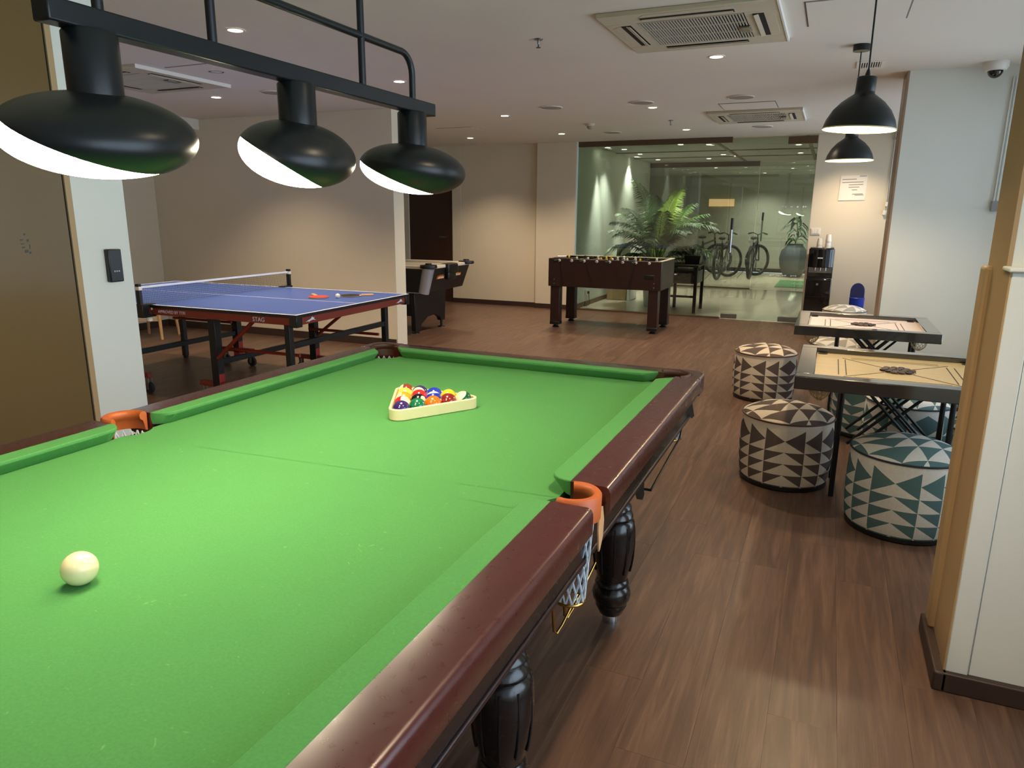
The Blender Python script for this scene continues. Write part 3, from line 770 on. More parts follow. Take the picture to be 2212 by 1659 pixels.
def rack():
    s_in = 11.464 * BR + 0.004
    def tri(side, rad, n=6):
        # rounded triangle centred on cen
        R = side / math.sqrt(3); vs = []
        base = [-(du + dv) / 3.0, ]
        dirs = [(-(du + dv)).normalized(), (du * 2 - dv).normalized(), (dv * 2 - du).normalized()]
        for d in dirs:
            c = cen + d * (R - 2 * rad); a = math.atan2(d.y, d.x)
            for i in range(n + 1):
                t = a + math.radians(-60 + 120 * i / n); vs.append((c.x + rad * math.cos(t), c.y + rad * math.sin(t)))
        return vs
    inn = tri(s_in, 0.022); out = tri(s_in + 2 * 1.732 * 0.0085, 0.0305)
    n = len(inn); z0, z1 = BEDZ + 0.0005, BEDZ + 0.034
    vs = [(x, y, z) for z in (z0, z1) for x, y in inn] + [(x, y, z) for z in (z0, z1) for x, y in out]
    fs = []
    for i in range(n):
        j = (i + 1) % n
        fs += [(i, j, n + j, n + i), (2 * n + i, 3 * n + i, 3 * n + j, 2 * n + j), (n + i, n + j, 3 * n + j, 3 * n + i), (i, 2 * n + i, 2 * n + j, j)]
    o = MB().add(vs, fs).build('triangle_rack', 'cream_plastic', None, bevel=0.0025, seg=2)
    tag(o, 'cream plastic triangle rack around the coloured balls', 'ball rack')
rack()

# ------------------------------------------------------------------ lamp over the pool table
def pool_lamp():
    LX, ZB_ = -1.0605, 1.655
    t = thing('pool_table_lamp', 'black three-headed lamp hanging on a bar over the pool table', 'lamp', (LX, 1.285, 0))
    B('bar', 'black_satin', (-0.018, 0.018, -0.548, 0.548, ZB_ - 0.021, ZB_ + 0.012), t, bevel=0.003)
    zt = 1.777
    MB().tube([(0, -0.455, ZB_)] + [(0, -0.455 + 0.05 * (1 - math.cos(a)), zt - 0.05 + 0.05 * math.sin(a)) for a in [PI / 2 * k / 6 for k in range(7)]] + [(0, 0.455 - 0.05 * (1 - math.cos(a)), zt - 0.05 + 0.05 * math.sin(a)) for a in [PI / 2 * k / 6 for k in range(6, -1, -1)]] + [(0, 0.455, ZB_)], 0.0085, 10).build('hoop', 'black_satin', t, smooth=60)
    for y in (-0.23, 0.23):
        MB().cyl((0, y, ZB_), (0, y, CEIL - 0.02), 0.0085, n=10).build('hanger_rod', 'black_satin', t, smooth=40)
        MB().lathe([(0.045, CEIL - 0.025), (0.045, CEIL - 0.001)], 20, (0, y, 0)).build('ceiling_cup', 'black_satin', t, smooth=40)
    # each head: tilt about Y and X, height, position along the bar, sideways shift, glass plane normal, plane offset, semi-axes
    heads = [(0.1386, 0.148, 1.4861, 0.8107, -0.0034, -0.4696, -0.1006, 0.013, 0.1402, 0.1491, 0.0638), (0.217, 0.1177, 1.4929, 1.2749, -0.0037, -0.5357, -0.3308, 0.0325, 0.118, 0.1426, 0.067), (0.108, 0.0059, 1.488, 1.7349, -0.001, -0.4764, -0.0765, 0.0328, 0.1432, 0.1454, 0.0655)]
    for ty, tx, zc, y, dx, nx, ny, off, ax, ay, az in heads:
        Rm = Matrix.Rotation(0.3, 3, 'Z') @ Matrix.Rotation(ty, 3, 'Y') @ Matrix.Rotation(tx, 3, 'X')
        nrm = Vector((nx, ny, -1.0)).normalized(); base = MB().sphere((0, 0, 0), (ax, ay, az), 64, 40, M=Rm)
        def cut(keep_white):
            me = bpy.data.meshes.new('diffuser' if keep_white else 'shade'); me.from_pydata(base.v, [], base.f)
            bm = bmesh.new(); bm.from_mesh(me); bmesh.ops.recalc_face_normals(bm, faces=bm.faces)
            bmesh.ops.bisect_plane(bm, geom=bm.verts[:] + bm.edges[:] + bm.faces[:], plane_co=nrm * off, plane_no=nrm, clear_outer=not keep_white, clear_inner=keep_white)
            if keep_white:
                bmesh.ops.holes_fill(bm, edges=[e for e in bm.edges if e.is_boundary], sides=0)
                bmesh.ops.scale(bm, vec=(0.985,) * 3, verts=bm.verts)
            bm.to_mesh(me); bm.free(); me.materials.append(MATS['lamp_glow' if keep_white else 'black_satin']); return me
        yl = y - 1.285
        sh = link('shade', cut(False), t, 60); sh.location = (dx, yl, zc)
        so = sh.modifiers.new('solid', 'SOLIDIFY'); so.thickness = 0.002; so.offset = -1
        link('diffuser', cut(True), sh, 60)
        MB().lathe([(0.039, zc + 0.042), (0.039, ZB_ - 0.024), (0.036, ZB_ - 0.020)], 28, (0, yl, 0)).build('stem', 'black_satin', t, smooth=40)
pool_lamp()
# ------------------------------------------------------------------ table tennis
def tennis_table():
    rz = 0.026; L, W_, H = 2.60, 1.445, 0.72
    A = Vector((-3.14, 3.645)); ex = Vector((-math.cos(rz), -math.sin(rz))); ey = Vector((-math.sin(rz), math.cos(rz)))
    c = A + ex * (L / 2) + ey * (W_ / 2)
    t = thing('table_tennis_table', 'blue table tennis table with red apron and black legs', 'table', (c.x, c.y, 0), rz)
    hl, hw = L / 2, W_ / 2
    for s in (1, -1):
        xa, xb = sorted((s * 0.003, s * hl))
        top = B('tabletop', 'pp_blue', (xa, xb, -hw, hw, H - 0.02, H), t, bevel=0.002)
        B('boundary_line', 'white_line', (xa, xb, -hw, -hw + 0.019, H, H + 0.0006), top); B('boundary_line', 'white_line', (xa, xb, hw - 0.019, hw, H, H + 0.0006), top)
        xe = sorted((s * (hl - 0.019), s * hl)); B('boundary_line', 'white_line', (*xe, -hw + 0.019, hw - 0.019, H, H + 0.0006), top)
        B('centre_line', 'white_line', (xa, xb, -0.004, 0.004, H, H + 0.0006), top)
        for d in ((xa, xb, -hw - 0.0015, -hw), (xa, xb, hw, hw + 0.0015), (*sorted((s * hl, s * (hl + 0.0015))), -hw, hw)): B('edge_band', 'black_plastic', (*d, H - 0.021, H - 0.001), top)
        # apron
        m = MB()
        ap = B('apron', 'pp_red', (min(s * 0.02, s * (hl - 0.01)), max(s * 0.02, s * (hl - 0.01)), -hw + 0.008, -hw + 0.03, H - 0.072, H - 0.02), t, bevel=0.002)
        if s > 0:
            text_mesh('lettering', 'STAG', 0.042, 'white_line', ap, frame((1, 0, 0), (0, 0, 1), (0.98, -hw + 0.0075, H - 0.048)))
            text_mesh('lettering', 'APPROVED BY TTFI', 0.030, 'white_line', ap, frame((1, 0, 0), (0, 0, 1), (0.20, -hw + 0.0075, H - 0.046)))
        B('apron', 'pp_red', (min(s * 0.02, s * (hl - 0.01)), max(s * 0.02, s * (hl - 0.01)), hw - 0.03, hw - 0.008, H - 0.072, H - 0.02), t, bevel=0.002)
        ae = B('apron', 'pp_red', (*sorted((s * (hl - 0.03), s * (hl - 0.008))), -hw + 0.03, hw - 0.03, H - 0.072, H - 0.02), t, bevel=0.002)
        if s > 0:
            for yy in (-hw + 0.16, hw - 0.14):
                # running stag emblem
                MB().prism([(-0.06, -0.012), (-0.03, -0.002), (-0.005, 0.004), (0.012, 0.018), (0.020, 0.010), (0.036, 0.010), (0.026, 0.002), (0.05, -0.010), (0.02, -0.004), (-0.01, -0.008), (-0.03, -0.016), (-0.025, -0.008)], 0, 0.001, frame((0, 1, 0), (0, 0, 1), (hl - 0.0078, yy, H - 0.046))).build('emblem', 'white_line', ae)
        for sy in (1, -1):
            B('corner_cap', 'black_plastic', (*sorted((s * (hl - 0.06), s * (hl + 0.002))), *sorted((sy * (hw - 0.06), sy * (hw + 0.002))), H - 0.085, H - 0.006), t, bevel=0.006)
        # end legs joined by a bar
        xl = s * 1.13
        for sy in (1, -1):
            B('leg', 'black_metal', (xl - 0.022, xl + 0.022, sy * 0.60 - 0.022, sy * 0.60 + 0.022, 0.02, H - 0.02), t, bevel=0.003)
            MB().lathe([(0.02, 0), (0.024, 0.01), (0.02, 0.022)], 12, (xl, sy * 0.60, 0)).build('foot', 'dark_rubber', t, smooth=40)
        B('cross_bar', 'black_metal', (xl - 0.015, xl + 0.015, -0.58, 0.58, 0.46, 0.50), t, bevel=0.003)
        # centre carriage with castors
        xc = s * 0.43
        for sy in (1, -1):
            B('leg', 'black_metal', (xc - 0.032, xc + 0.032, sy * 0.56 - 0.03, sy * 0.56 + 0.03, 0.12, H - 0.02), t, bevel=0.004)
            B('leg_sleeve', 'red_plastic', (xc - 0.034, xc + 0.034, sy * 0.56 - 0.026, sy * 0.56 + 0.026, 0.07, 0.22), t, bevel=0.004)
            B('castor_arm', 'pp_red', (xc - 0.17, xc + 0.17, sy * 0.56 - 0.02, sy * 0.56 + 0.02, 0.12, 0.16), t, bevel=0.004)
            for dx in (-0.15, 0.15):
                w = MB().cyl((xc + dx, sy * 0.56 - 0.012, 0.042), (xc + dx, sy * 0.56 + 0.012, 0.042), 0.042, n=20).build('castor_wheel', 'dark_rubber', t, smooth=40)
                MB().box(xc + dx - 0.012, xc + dx + 0.012, sy * 0.56 - 0.02, sy * 0.56 - 0.014, 0.03, 0.13).box(xc + dx - 0.012, xc + dx + 0.012, sy * 0.56 + 0.014, sy * 0.56 + 0.02, 0.03, 0.13).build('castor_fork', 'steel', w)
            # folding brace
            MB().tube([(s * 0.86, sy * 0.62, H - 0.07), (xc + s * 0.03, sy * 0.58, 0.34)], 0.014, 6).build('folding_brace', 'pp_red', t)
        B('cross_bar', 'black_metal', (xc - 0.016, xc + 0.016, -0.53, 0.53, 0.28, 0.32), t, bevel=0.003)
        for yy in (-0.50, 0.50): MB().tube([(xc, yy, 0.40), (xl, yy, 0.40)], 0.013, 6).build('stretcher', 'pp_red', t)
    # net with posts
    n = thing('table_tennis_net', 'low table tennis net with black posts clamped across the blue table', 'net', (c.x, c.y, H), rz)
    for sy in (1, -1):
        yy = sy * (hw + 0.075)
        p = B('net_post', 'black_plastic', (-0.018, 0.018, yy - 0.012, yy + 0.012, -0.02, 0.155), n, bevel=0.003)
        B('clamp', 'black_plastic', (-0.03, 0.03, *sorted((sy * (hw - 0.03), sy * (hw + 0.085))), -0.085, -0.074), n, bevel=0.003)
        B('clamp_arm', 'black_plastic', (-0.03, 0.03, *sorted((sy * (hw + 0.03), sy * (hw + 0.085))), -0.085, 0.004), n, bevel=0.003)
        B('clamp_jaw', 'black_plastic', (-0.03, 0.03, *sorted((sy * (hw - 0.03), sy * (hw + 0.085))), 0.001, 0.008), n)
        MB().lathe([(0.022, -0.115), (0.022, -0.085)], 12, (0.0, sy * (hw + 0.01), 0)).build('clamp_screw', 'white_plastic', n, smooth=40)
        B('tension_clip', 'white_plastic', (-0.022, 0.022, yy - 0.014, yy + 0.014, 0.11, 0.135), p, bevel=0.003)
    m = MB(); yy = hw + 0.06; k = 110
    for i in range(k + 1):
        y = -yy + 2 * yy * i / k; m.box(-0.0006, 0.0006, y - 0.0006, y + 0.0006, 0.006, 0.128)
    for j in range(9):
        z = 0.006 + 0.122 * j / 8; m.box(-0.0006, 0.0006, -yy, yy, z - 0.0006, z + 0.0006)
    m.build('net_mesh', 'pp_net', n)
    B('net_tape', 'white_line', (-0.003, 0.003, -yy, yy, 0.122, 0.136), n)
tennis_table()
def paddle(label, loc, rz, mat, tilt=0.0):
    t = thing('table_tennis_paddle', label, 'paddle', loc, rz, 'paddles on the blue table')
    pts = [(0.075 * math.cos(a), 0.08 * math.sin(a)) for a in [math.radians(-60 + 300 * i / 24) for i in range(25)]]
    pts = [(0.078 * math.cos(math.radians(a)), 0.08 * math.sin(math.radians(a))) for a in range(-62, 243, 12)] + [(-0.014, -0.095), (0.014, -0.095)]
    MB().prism(pts, 0.002, 0.006).build('blade', 'tan_wood', t)
    MB().prism([(x * 0.99, max(y, -0.07) * 0.99) for x, y in pts], 0.006, 0.009).build('rubber', mat, t)
    MB().prism([(x * 0.99, max(y, -0.07) * 0.99) for x, y in pts], 0.0, 0.002).build('rubber', 'black_plastic', t)
    MB().sweep([(x, 0, z) for x, z in ((-0.013, -0.001), (0.013, -0.001), (0.015, 0.006), (0.012, 0.014), (-0.012, 0.014), (-0.015, 0.006))], (0, -0.085, 0), (0, -0.185, 0)).build('grip', 'tan_wood', t, bevel=0.003)
paddle('red faced table tennis paddle lying on the blue table', (-3.66, 4.52, 0.7215), 0.9 + PI, 'rubber_red')
paddle('black faced table tennis paddle lying beside the red paddle', (-3.50, 4.72, 0.7215), 2.3, 'black_plastic')
o = MB().sphere((0, 0, 0), 0.019, 20, 12).build('table_tennis_ball', 'white_plastic', None, smooth=180); o.location = (-3.50, 4.555, 0.7395)
tag(o, 'small white table tennis ball beside the paddles', 'ball')
# stool by the left wall
def stool():
    t = thing('wooden_stool', 'light wooden stool behind the table tennis table', 'stool', (-6.86, 5.62, 0), 0.35)
    B('seat', 'off_white', (-0.19, 0.19, -0.19, 0.19, 0.42, 0.46), t, bevel=0.01)
    for sx in (1, -1):
        for sy in (1, -1):
            MB().tube([(sx * 0.15, sy * 0.15, 0.42), (sx * 0.18, sy * 0.18, 0.0)], [0.02, 0.015], 8).build('leg', 'tan_wood', t, smooth=60)
    B('seat_panel', 'off_white', (-0.17, 0.17, -0.165, -0.155, 0.20, 0.42), t)
stool()

# ------------------------------------------------------------------ air hockey
def air_hockey():
    t = thing('air_hockey_table', 'black air hockey table with white rail and flame print end', 'air hockey table', (-5.15, 7.48, 0))
    hx, hy, H = 1.08, 0.49, 0.80
    # tapered cabinet
    vs = [(-hx + 0.08, -hy + 0.02, 0.49), (hx - 0.09, -hy + 0.02, 0.49), (hx - 0.09, hy - 0.06, 0.50), (-hx + 0.08, hy - 0.06, 0.50), (-hx, -hy, 0.765), (hx - 0.02, -hy, 0.765), (hx - 0.02, hy, 0.765), (-hx, hy, 0.765)]
    MB().add(vs, [(0, 1, 2, 3), (7, 6, 5, 4), (0, 4, 5, 1), (1, 5, 6, 2), (2, 6, 7, 3), (3, 7, 4, 0)]).build('cabinet', 'ah_black', t, bevel=0.006)
    B('playfield', 'ah_white', (-hx + 0.08, hx - 0.1, -hy + 0.08, hy - 0.08, 0.755, 0.772), t)
    for d in ((-hx, hx - 0.02, -hy, -hy + 0.085), (-hx, hx - 0.02, hy - 0.085, hy), (-hx, -hx + 0.09, -hy + 0.085, hy - 0.085), (hx - 0.11, hx - 0.02, -hy + 0.085, hy - 0.085)):
        B('rail', 'ah_white', (*d, 0.762, H), t, bevel=0.008)
    for sx in (1, -1):
        for sy in (1, -1):
            cx, cy = sx * (hx - 0.05), sy * (hy - 0.03)
            MB().lathe([(0.09, 0.775), (0.10, 0.785), (0.095, 0.81), (0.04, 0.815), (0.035, 0.83), (0.0, 0.832)], 20, (cx, cy, 0)).build('corner_cap', 'black_plastic', t, smooth=40)
            if sy < 0 or sx < 0:
                MB().cyl((cx - sx * 0.07, cy - sy * 0.0, 0.49), (cx, cy, 0.775), 0.060, 0.068, n=20).build('corner_post', 'ah_silver', t, smooth=40)
    # goal hood on the visible end
    g = MB().box(hx - 0.10, hx + 0.02, -0.12, 0.13, 0.70, 0.806).build('goal_hood', 'black_plastic', t, bevel=0.02, seg=3)
    MB().box(hx - 0.06, hx + 0.005, -0.09, 0.10, 0.62, 0.72).build('goal_box', 'black_plastic', t, bevel=0.02, seg=3)
    M = frame((0, 1, 0), (0.24, 0, 0.97), (hx - 0.044, 0, 0.64))
    rf = random.Random(5)
    def flames(y0, y1, z, mat, k, s, dep):
        m = MB()
        for i in range(k):
            y = y0 + (y1 - y0) * (i + 0.5) / k; w = (y1 - y0) / k * 0.75; h = s * rf.uniform(0.6, 1.3)
            m.prism([(y - w / 2, z - s * 0.4), (y + w / 2, z - s * 0.4), (y + w * 0.3, z + h * 0.1), (y + w * 0.5, z + h * 0.5), (y - w * 0.1, z + h * 0.3), (y - w * 0.3, z + h * 0.05)], 0, dep, M)
        return m.build('flame_print', mat, t)
    flames(-0.30, -0.12, 0.02, 'flame_orange', 7, 0.05, 0.0012); flames(-0.27, -0.13, 0.015, 'flame_white', 5, 0.03, 0.0022)
    flames(0.13, 0.29, 0.03, 'flame_orange', 7, 0.05, 0.0012); flames(0.14, 0.27, 0.025, 'flame_white', 5, 0.03, 0.0022)
    B('bottom_trim', 'ah_silver', (-hx + 0.07, hx - 0.08, -hy + 0.015, -hy + 0.03, 0.485, 0.494), t)
    # end leg panels with arched foot
    for sx in (1, -1):
        pts = [(-0.42, 0.50), (-0.40, 0.03), (-0.30, 0.03), (-0.26, 0.10), (-0.12, 0.17), (0.08, 0.18), (0.18, 0.13), (0.21, 0.085), (0.30, 0.085), (0.33, 0.50)]
        MB().prism(pts, -0.03, 0.03, frame((0, 1, 0), (0, 0, 1), (sx * 0.78, 0, 0))).build('leg_panel', 'ah_black', t, bevel=0.006)
        for y, z in ((-0.35, 0.03), (0.255, 0.085)):
            MB().lathe([(0.05, 0), (0.045, 0.008), (0.014, 0.012), (0.014, z + 0.005)], 14, (sx * 0.78, y, 0)).build('levelling_foot', 'black_plastic', t, smooth=40)
    B('side_panel', 'ah_black', (-0.78, 0.78, -0.36, -0.33, 0.2, 0.5), t)
air_hockey()

# ------------------------------------------------------------------ foosball
def foosball():
    t = thing('foosball_table', 'dark red-brown wooden foosball table with four square legs', 'foosball table', (-2.46, 8.66, 0))
    hx, hy, H, Z = 0.70, 0.37, 0.855, 0.515
    B('front_panel', 'dark_red_wood', (-hx, hx, -hy, -hy + 0.03, Z, H), t, bevel=0.006); B('back_panel', 'dark_red_wood', (-hx, hx, hy - 0.03, hy, Z, H), t, bevel=0.006)
    B('end_panel', 'dark_red_wood', (-hx, -hx + 0.03, -hy + 0.03, hy - 0.03, Z, H), t, bevel=0.004); B('end_panel', 'dark_red_wood', (hx - 0.03, hx, -hy + 0.03, hy - 0.03, Z, H), t, bevel=0.004)
    B('playing_field', 'pitch_green', (-hx + 0.03, hx - 0.03, -hy + 0.03, hy - 0.03, H - 0.12, H - 0.11), t)
    B('end_rail', 'off_white', (hx - 0.032, hx + 0.002, -hy, hy, H - 0.004, H + 0.006), t, bevel=0.002); B('back_rail', 'off_white', (-hx, hx - 0.03, hy - 0.035, hy + 0.002, H - 0.004, H + 0.006), t, bevel=0.002)
    B('ball_return', 'black_plastic', (hx - 0.20, hx - 0.075, -hy - 0.004, -hy + 0.02, H - 0.215, H - 0.155), t, bevel=0.012, seg=3)
    leg = None
    for sx in (1, -1):
        for sy in (1, -1):
            if leg is None:
                leg = B('leg', 'dark_red_wood', (-0.06, 0.06, -0.055, 0.055, 0.035, Z + 0.02), t, bevel=0.006)
                f = MB().lathe([(0.038, 0), (0.042, 0.012), (0.028, 0.02), (0.028, 0.04)], 16).build('levelling_foot', 'black_plastic', leg, smooth=40); l = leg
                ring = B('leg_boot', 'black_plastic', (-0.062, 0.062, -0.057, 0.057, 0.035, 0.075), leg, bevel=0.005)
            else:
                l = leg.copy(); COL.objects.link(l); l.parent = t
                for ch in (f, ring):
                    q = ch.copy(); COL.objects.link(q); q.parent = l
            l.location = (sx * (hx - 0.085), sy * (hy - 0.075), 0)
    for k, (x, z) in enumerate(((-0.62, 0.60), (-0.62, 0.55), (0.62, 0.60), (0.62, 0.55))):
        MB().cyl((x, -hy + 0.002, z), (x, -hy - 0.006, z), 0.008, n=10).build('bolt', 'steel', t)
    # rods, handles, players
    kinds = ['player_yellow', 'player_white', 'black_plastic']
    n_on = [1, 2, 3, 5, 5, 3, 2, 1]; rf = random.Random(4)
    for k in range(8):
        x = -0.555 + 1.11 * k / 7; zr = H - 0.022
        near = k % 2 == 0
        r = MB().cyl((x, -hy - (0.14 if near else 0.05), zr), (x, hy + (0.05 if near else 0.14), zr), 0.008, n=10).build('rod', 'chrome', t, smooth=40)
        ye = -hy - 0.14 if near else hy + 0.14
        MB().cyl((x, ye - 0.07, zr), (x, ye + 0.05, zr), 0.016, n=12).build('handle', 'black_plastic', r, smooth=40)
        MB().cyl((x, -hy - 0.012, zr), (x, -hy + 0.0, zr), 0.016, n=12).build('bearing', 'white_plastic', r, smooth=40)
        for q in range(n_on[k]):
            y = (q - (n_on[k] - 1) / 2) * 0.60 / n_on[k] + rf.uniform(-0.04, 0.04)
            m = MB().box(x - 0.014, x + 0.014, y - 0.013, y + 0.013, zr - 0.075, zr + 0.014).sphere((x, y, zr + 0.026), 0.014, 10, 8)
            m.build('player', kinds[(0 if k % 3 == 0 else 1) if q % 2 == 0 else 2], r, bevel=0.004)
    m = MB().cyl((-0.60, -hy + 0.05, H + 0.018), (-0.50, -hy + 0.09, H + 0.018), 0.012, n=10).build('score_counter', 'white_plastic', t, smooth=40)
    B('counter_shelf', 'dark_red_wood', (-0.64, -0.44, -hy + 0.03, -hy + 0.11, H - 0.004, H + 0.006), t)
foosball()

# ------------------------------------------------------------------ carrom boards and stands
CZ = 0.70
def carrom(loc, size, mat, lab, labs, grp, sloc, sd):
    hs = size / 2; fw = 0.078
    t = thing('carrom_board', lab, 'carrom board', (loc[0], loc[1], CZ - 0.055))
    for d in ((-hs, hs, -hs, -hs + fw), (-hs, hs, hs - fw, hs), (-hs, -hs + fw, -hs + fw, hs - fw), (hs - fw, hs, -hs + fw, hs - fw)):
        B('frame_side', 'board_frame', (*d, -0.004, 0.055), t, bevel=0.004)
    B('playing_surface', mat, (-hs + fw, hs - fw, -hs + fw, hs - fw, 0.0, 0.030), t)
    q = hs - fw - 0.10; z = 0.0302
    for k, (dx, dy, rot) in enumerate(((0, -1, 0), (0, 1, 0), (-1, 0, 1), (1, 0, 1))):
        for e in (0.0, 0.032):
            m = MB(); d = q - e; w = 0.0022; ln = q - 0.06
            if rot == 0: m.box(-ln, ln, dy * d - w, dy * d + w, z, z + 0.0006)
            else: m.box(dx * d - w, dx * d + w, -ln, ln, z, z + 0.0006)
            m.build('base_line', 'line_black', t)
    for sx in (1, -1):
        for sy in (1, -1):
            MB().tube([(sx * 0.06, sy * 0.06, z + 0.0005), (sx * (q - 0.02), sy * (q - 0.02), z + 0.0005)], 0.0012, 4).build('arrow_line', 'line_black', t)
            MB().lathe([(0.024, z), (0.024, z + 0.0012)], 18, (sx * (hs - fw - 0.028), sy * (hs - fw - 0.028), 0)).build('pocket_hole', 'dark_gap', t)
            m = MB(); cx, cy = sx * (hs - fw - 0.028), sy * (hs - fw - 0.028)
            for i in range(12):
                for sg in (1, -1):
                    m.tube([(cx + (0.036 * (1 - (j / 5) ** 3) + 0.008) * math.cos(2 * PI * (i + sg * 0.5 * (j % 2)) / 12), cy + (0.036 * (1 - (j / 5) ** 3) + 0.008) * math.sin(2 * PI * (i + sg * 0.5 * (j % 2)) / 12), -0.006 - 0.012 * j) for j in range(6)], 0.0018, 4)
            m.build('pocket_net', 'net_tan', t, smooth=60)
    MB().tube([(0.075 * math.cos(2 * PI * i / 32), 0.075 * math.sin(2 * PI * i / 32), z) for i in range(32)], 0.0012, 4, closed=True).build('centre_circle', 'line_black', t)
    # coins
    cs = [(0, 0)] + [(1, 60 * i) for i in range(6)] + [(2, 60 * i) for i in range(6)] + [(1.732, 30 + 60 * i) for i in range(6)]
    me = bpy.data.meshes.new('carrom_coin'); mb = MB().lathe([(0.0135, 0), (0.0150, 0.002), (0.0150, 0.006), (0.0125, 0.008), (0.010, 0.0068), (0.004, 0.0072)], 18)
    me.from_pydata(mb.v, [], mb.f)
    for i, (r, a) in enumerate(cs):
        m2 = me.copy() if i < 2 else None
        if i == 0: m2.materials.append(MATS['coin_dark']); ma = m2
        if i == 1: m2.materials.append(MATS['coin_brown']); mb2 = m2
        o = link('carrom_coin', ma if i % 2 == 0 else mb2, None, 40)
        a2 = math.radians(a + 12)
        o.location = (loc[0] + 0.0315 * r * math.cos(a2), loc[1] + 0.0315 * r * math.sin(a2), CZ - 0.055 + 0.0312)
        tag(o, labs[1], 'carrom coin', grp)
    # folding metal stand
    s = thing('carrom_stand', labs[0], 'stand', (sloc[0], sloc[1], 0))
    zt = CZ - 0.060 - 0.010; a, b = 0.235, sd
    for sy in (1, -1):
        for sx in (1, -1):
            MB().tube([(sx * a, sy * b, zt), (sx * a, sy * b, 0.0)], 0.0125, 8).build('leg', 'black_metal', s, smooth=60)
        MB().tube([(-a, sy * b, zt), (a, sy * b, zt)], 0.010, 8).build('top_bar', 'black_metal', s, smooth=60)
        for sx in (1, -1):
            for o_ in (0.0, 0.055):
                MB().tube([(sx * (a - 0.04 - o_), sy * b + sx * 0.012, zt), (-sx * (a - 0.10 + o_), sy * b + sx * 0.012, 0.28)], 0.0075, 8).build('cross_brace', 'black_metal', s, smooth=60)
    for sx in (1, -1):
        MB().tube([(sx * a, -b, zt), (sx * a, b, zt)], 0.010, 8).build('top_bar', 'black_metal', s, smooth=60)
        MB().tube([(sx * a, -b, 0.10), (sx * a, b, 0.16)], 0.008, 8).build('side_brace', 'black_metal', s, smooth=60)
carrom((0.345, 3.68), 0.86, 'board_ply', 'pale yellow carrom board with black frame near the pillar', ('black folding metal stand under the pale yellow carrom board', 'dark carrom coin in the ring on the pale yellow board'), 'coins on the pale yellow carrom board', (0.362, 3.87), 0.14)
carrom((0.252, 5.235), 0.82, 'board_powder', 'whitish powdered carrom board with black frame beside the projecting wall', ('black folding metal stand under the whitish carrom board', 'dark carrom coin in the ring on the whitish board'), 'coins on the whitish carrom board', (0.345, 5.49), 0.10)

# ------------------------------------------------------------------ poufs
def pouf(mat, pipe, loc, rz, label, grp='round patterned poufs around the carrom tables'):
    t = thing('pouf', label, 'pouf', (loc[0], loc[1], 0), rz, grp)
    R, HS = 0.228, 0.36
    n = 64
    prof = [(R - 0.012, 0.022), (R - 0.003, 0.05), (R + 0.003, 0.12), (R + 0.005, 0.20), (R + 0.003, 0.28), (R - 0.001, 0.335), (R - 0.004, HS)]
    me = bpy.data.meshes.new('pouf_side'); vs = []; fs = []; uvs = []
    NC = 15.0
    for r, z in prof:
        for i in range(n): a = 2 * PI * i / n; vs.append((r * math.cos(a), r * math.sin(a), z))
    def vmap(z):
        # rows: 4 small rows (0..4) up to .21, tall row (4..5) to .325, plain strip above
        return 0.5 + z / 0.215 * 3.5 if z < 0.215 else (4 + (z - 0.215) / 0.115 if z < 0.330 else 5.02 + (z - 0.33) / 0.1)
    rows = []
    zs = [0.022, 0.05, 0.08, 0.11, 0.14, 0.17, 0.20, 0.2149, 0.2151, 0.25, 0.29, 0.3299, 0.3301, HS]
    def rad(z):
        for (r0, z0), (r1, z1) in zip(prof, prof[1:]):
            if z0 <= z <= z1 + 1e-6: return r0 + (r1 - r0) * (z - z0) / (z1 - z0)
        return prof[-1][0]
    vs = []
    for z in zs:
        for i in range(n): a = 2 * PI * i / n; vs.append((rad(z) * math.cos(a), rad(z) * math.sin(a), z))
    for j in range(len(zs) - 1):
        for i in range(n):
            fs.append((j * n + i, j * n + (i + 1) % n, (j + 1) * n + (i + 1) % n, (j + 1) * n + i))
            uvs += [(i / n * NC, vmap(zs[j])), ((i + 1) / n * NC, vmap(zs[j])), ((i + 1) / n * NC, vmap(zs[j + 1])), (i / n * NC, vmap(zs[j + 1]))]
    me.from_pydata(vs, [], fs); ul = me.uv_layers.new(name='UVMap')
    for k, q in enumerate(uvs): ul.data[k].uv = q
    me.materials.append(MATS[mat]); link('side_cover', me, t, 180)
    # domed top
    me = bpy.data.meshes.new('pouf_top'); rings = [1.0, 0.985, 0.94, 0.8, 0.6, 0.4, 0.2]
    vs = []; fs = []
    for q in rings:
        z = HS + 0.058 * (1 - q ** 2.4) ** 0.75 if q < 1 else HS
        for i in range(n): a = 2 * PI * i / n; vs.append((R * q * math.cos(a), R * q * math.sin(a), z))
    vs.append((0, 0, HS + 0.058)); C = len(vs) - 1
    for j in range(len(rings) - 1):
        for i in range(n): fs.append((j * n + i, j * n + (i + 1) % n, (j + 1) * n + (i + 1) % n, (j + 1) * n + i))
    j = len(rings) - 1
    for i in range(n): fs.append((j * n + i, j * n + (i + 1) % n, C))
    me.from_pydata(vs, [], fs); ul = me.uv_layers.new(name='UVMap')
    for poly in me.polygons:
        for li in poly.loop_indices:
            p = me.vertices[me.loops[li].vertex_index].co; ul.data[li].uv = (p.x / 0.10 + 50.0, p.y / 0.10 - 60.0)
    me.materials.append(MATS[mat]); link('top_cushion', me, t, 180)
    MB().tube([((R + 0.001) * math.cos(2 * PI * i / 48), (R + 0.001) * math.sin(2 * PI * i / 48), HS) for i in range(48)], 0.0045, 6, closed=True).build('piping', pipe, t, smooth=60)
    MB().lathe([(R - 0.018, 0.0), (R - 0.008, 0.006), (R - 0.008, 0.024), (R - 0.018, 0.026)], 48).build('base_ring', 'black_plastic', t, smooth=40)
    return t
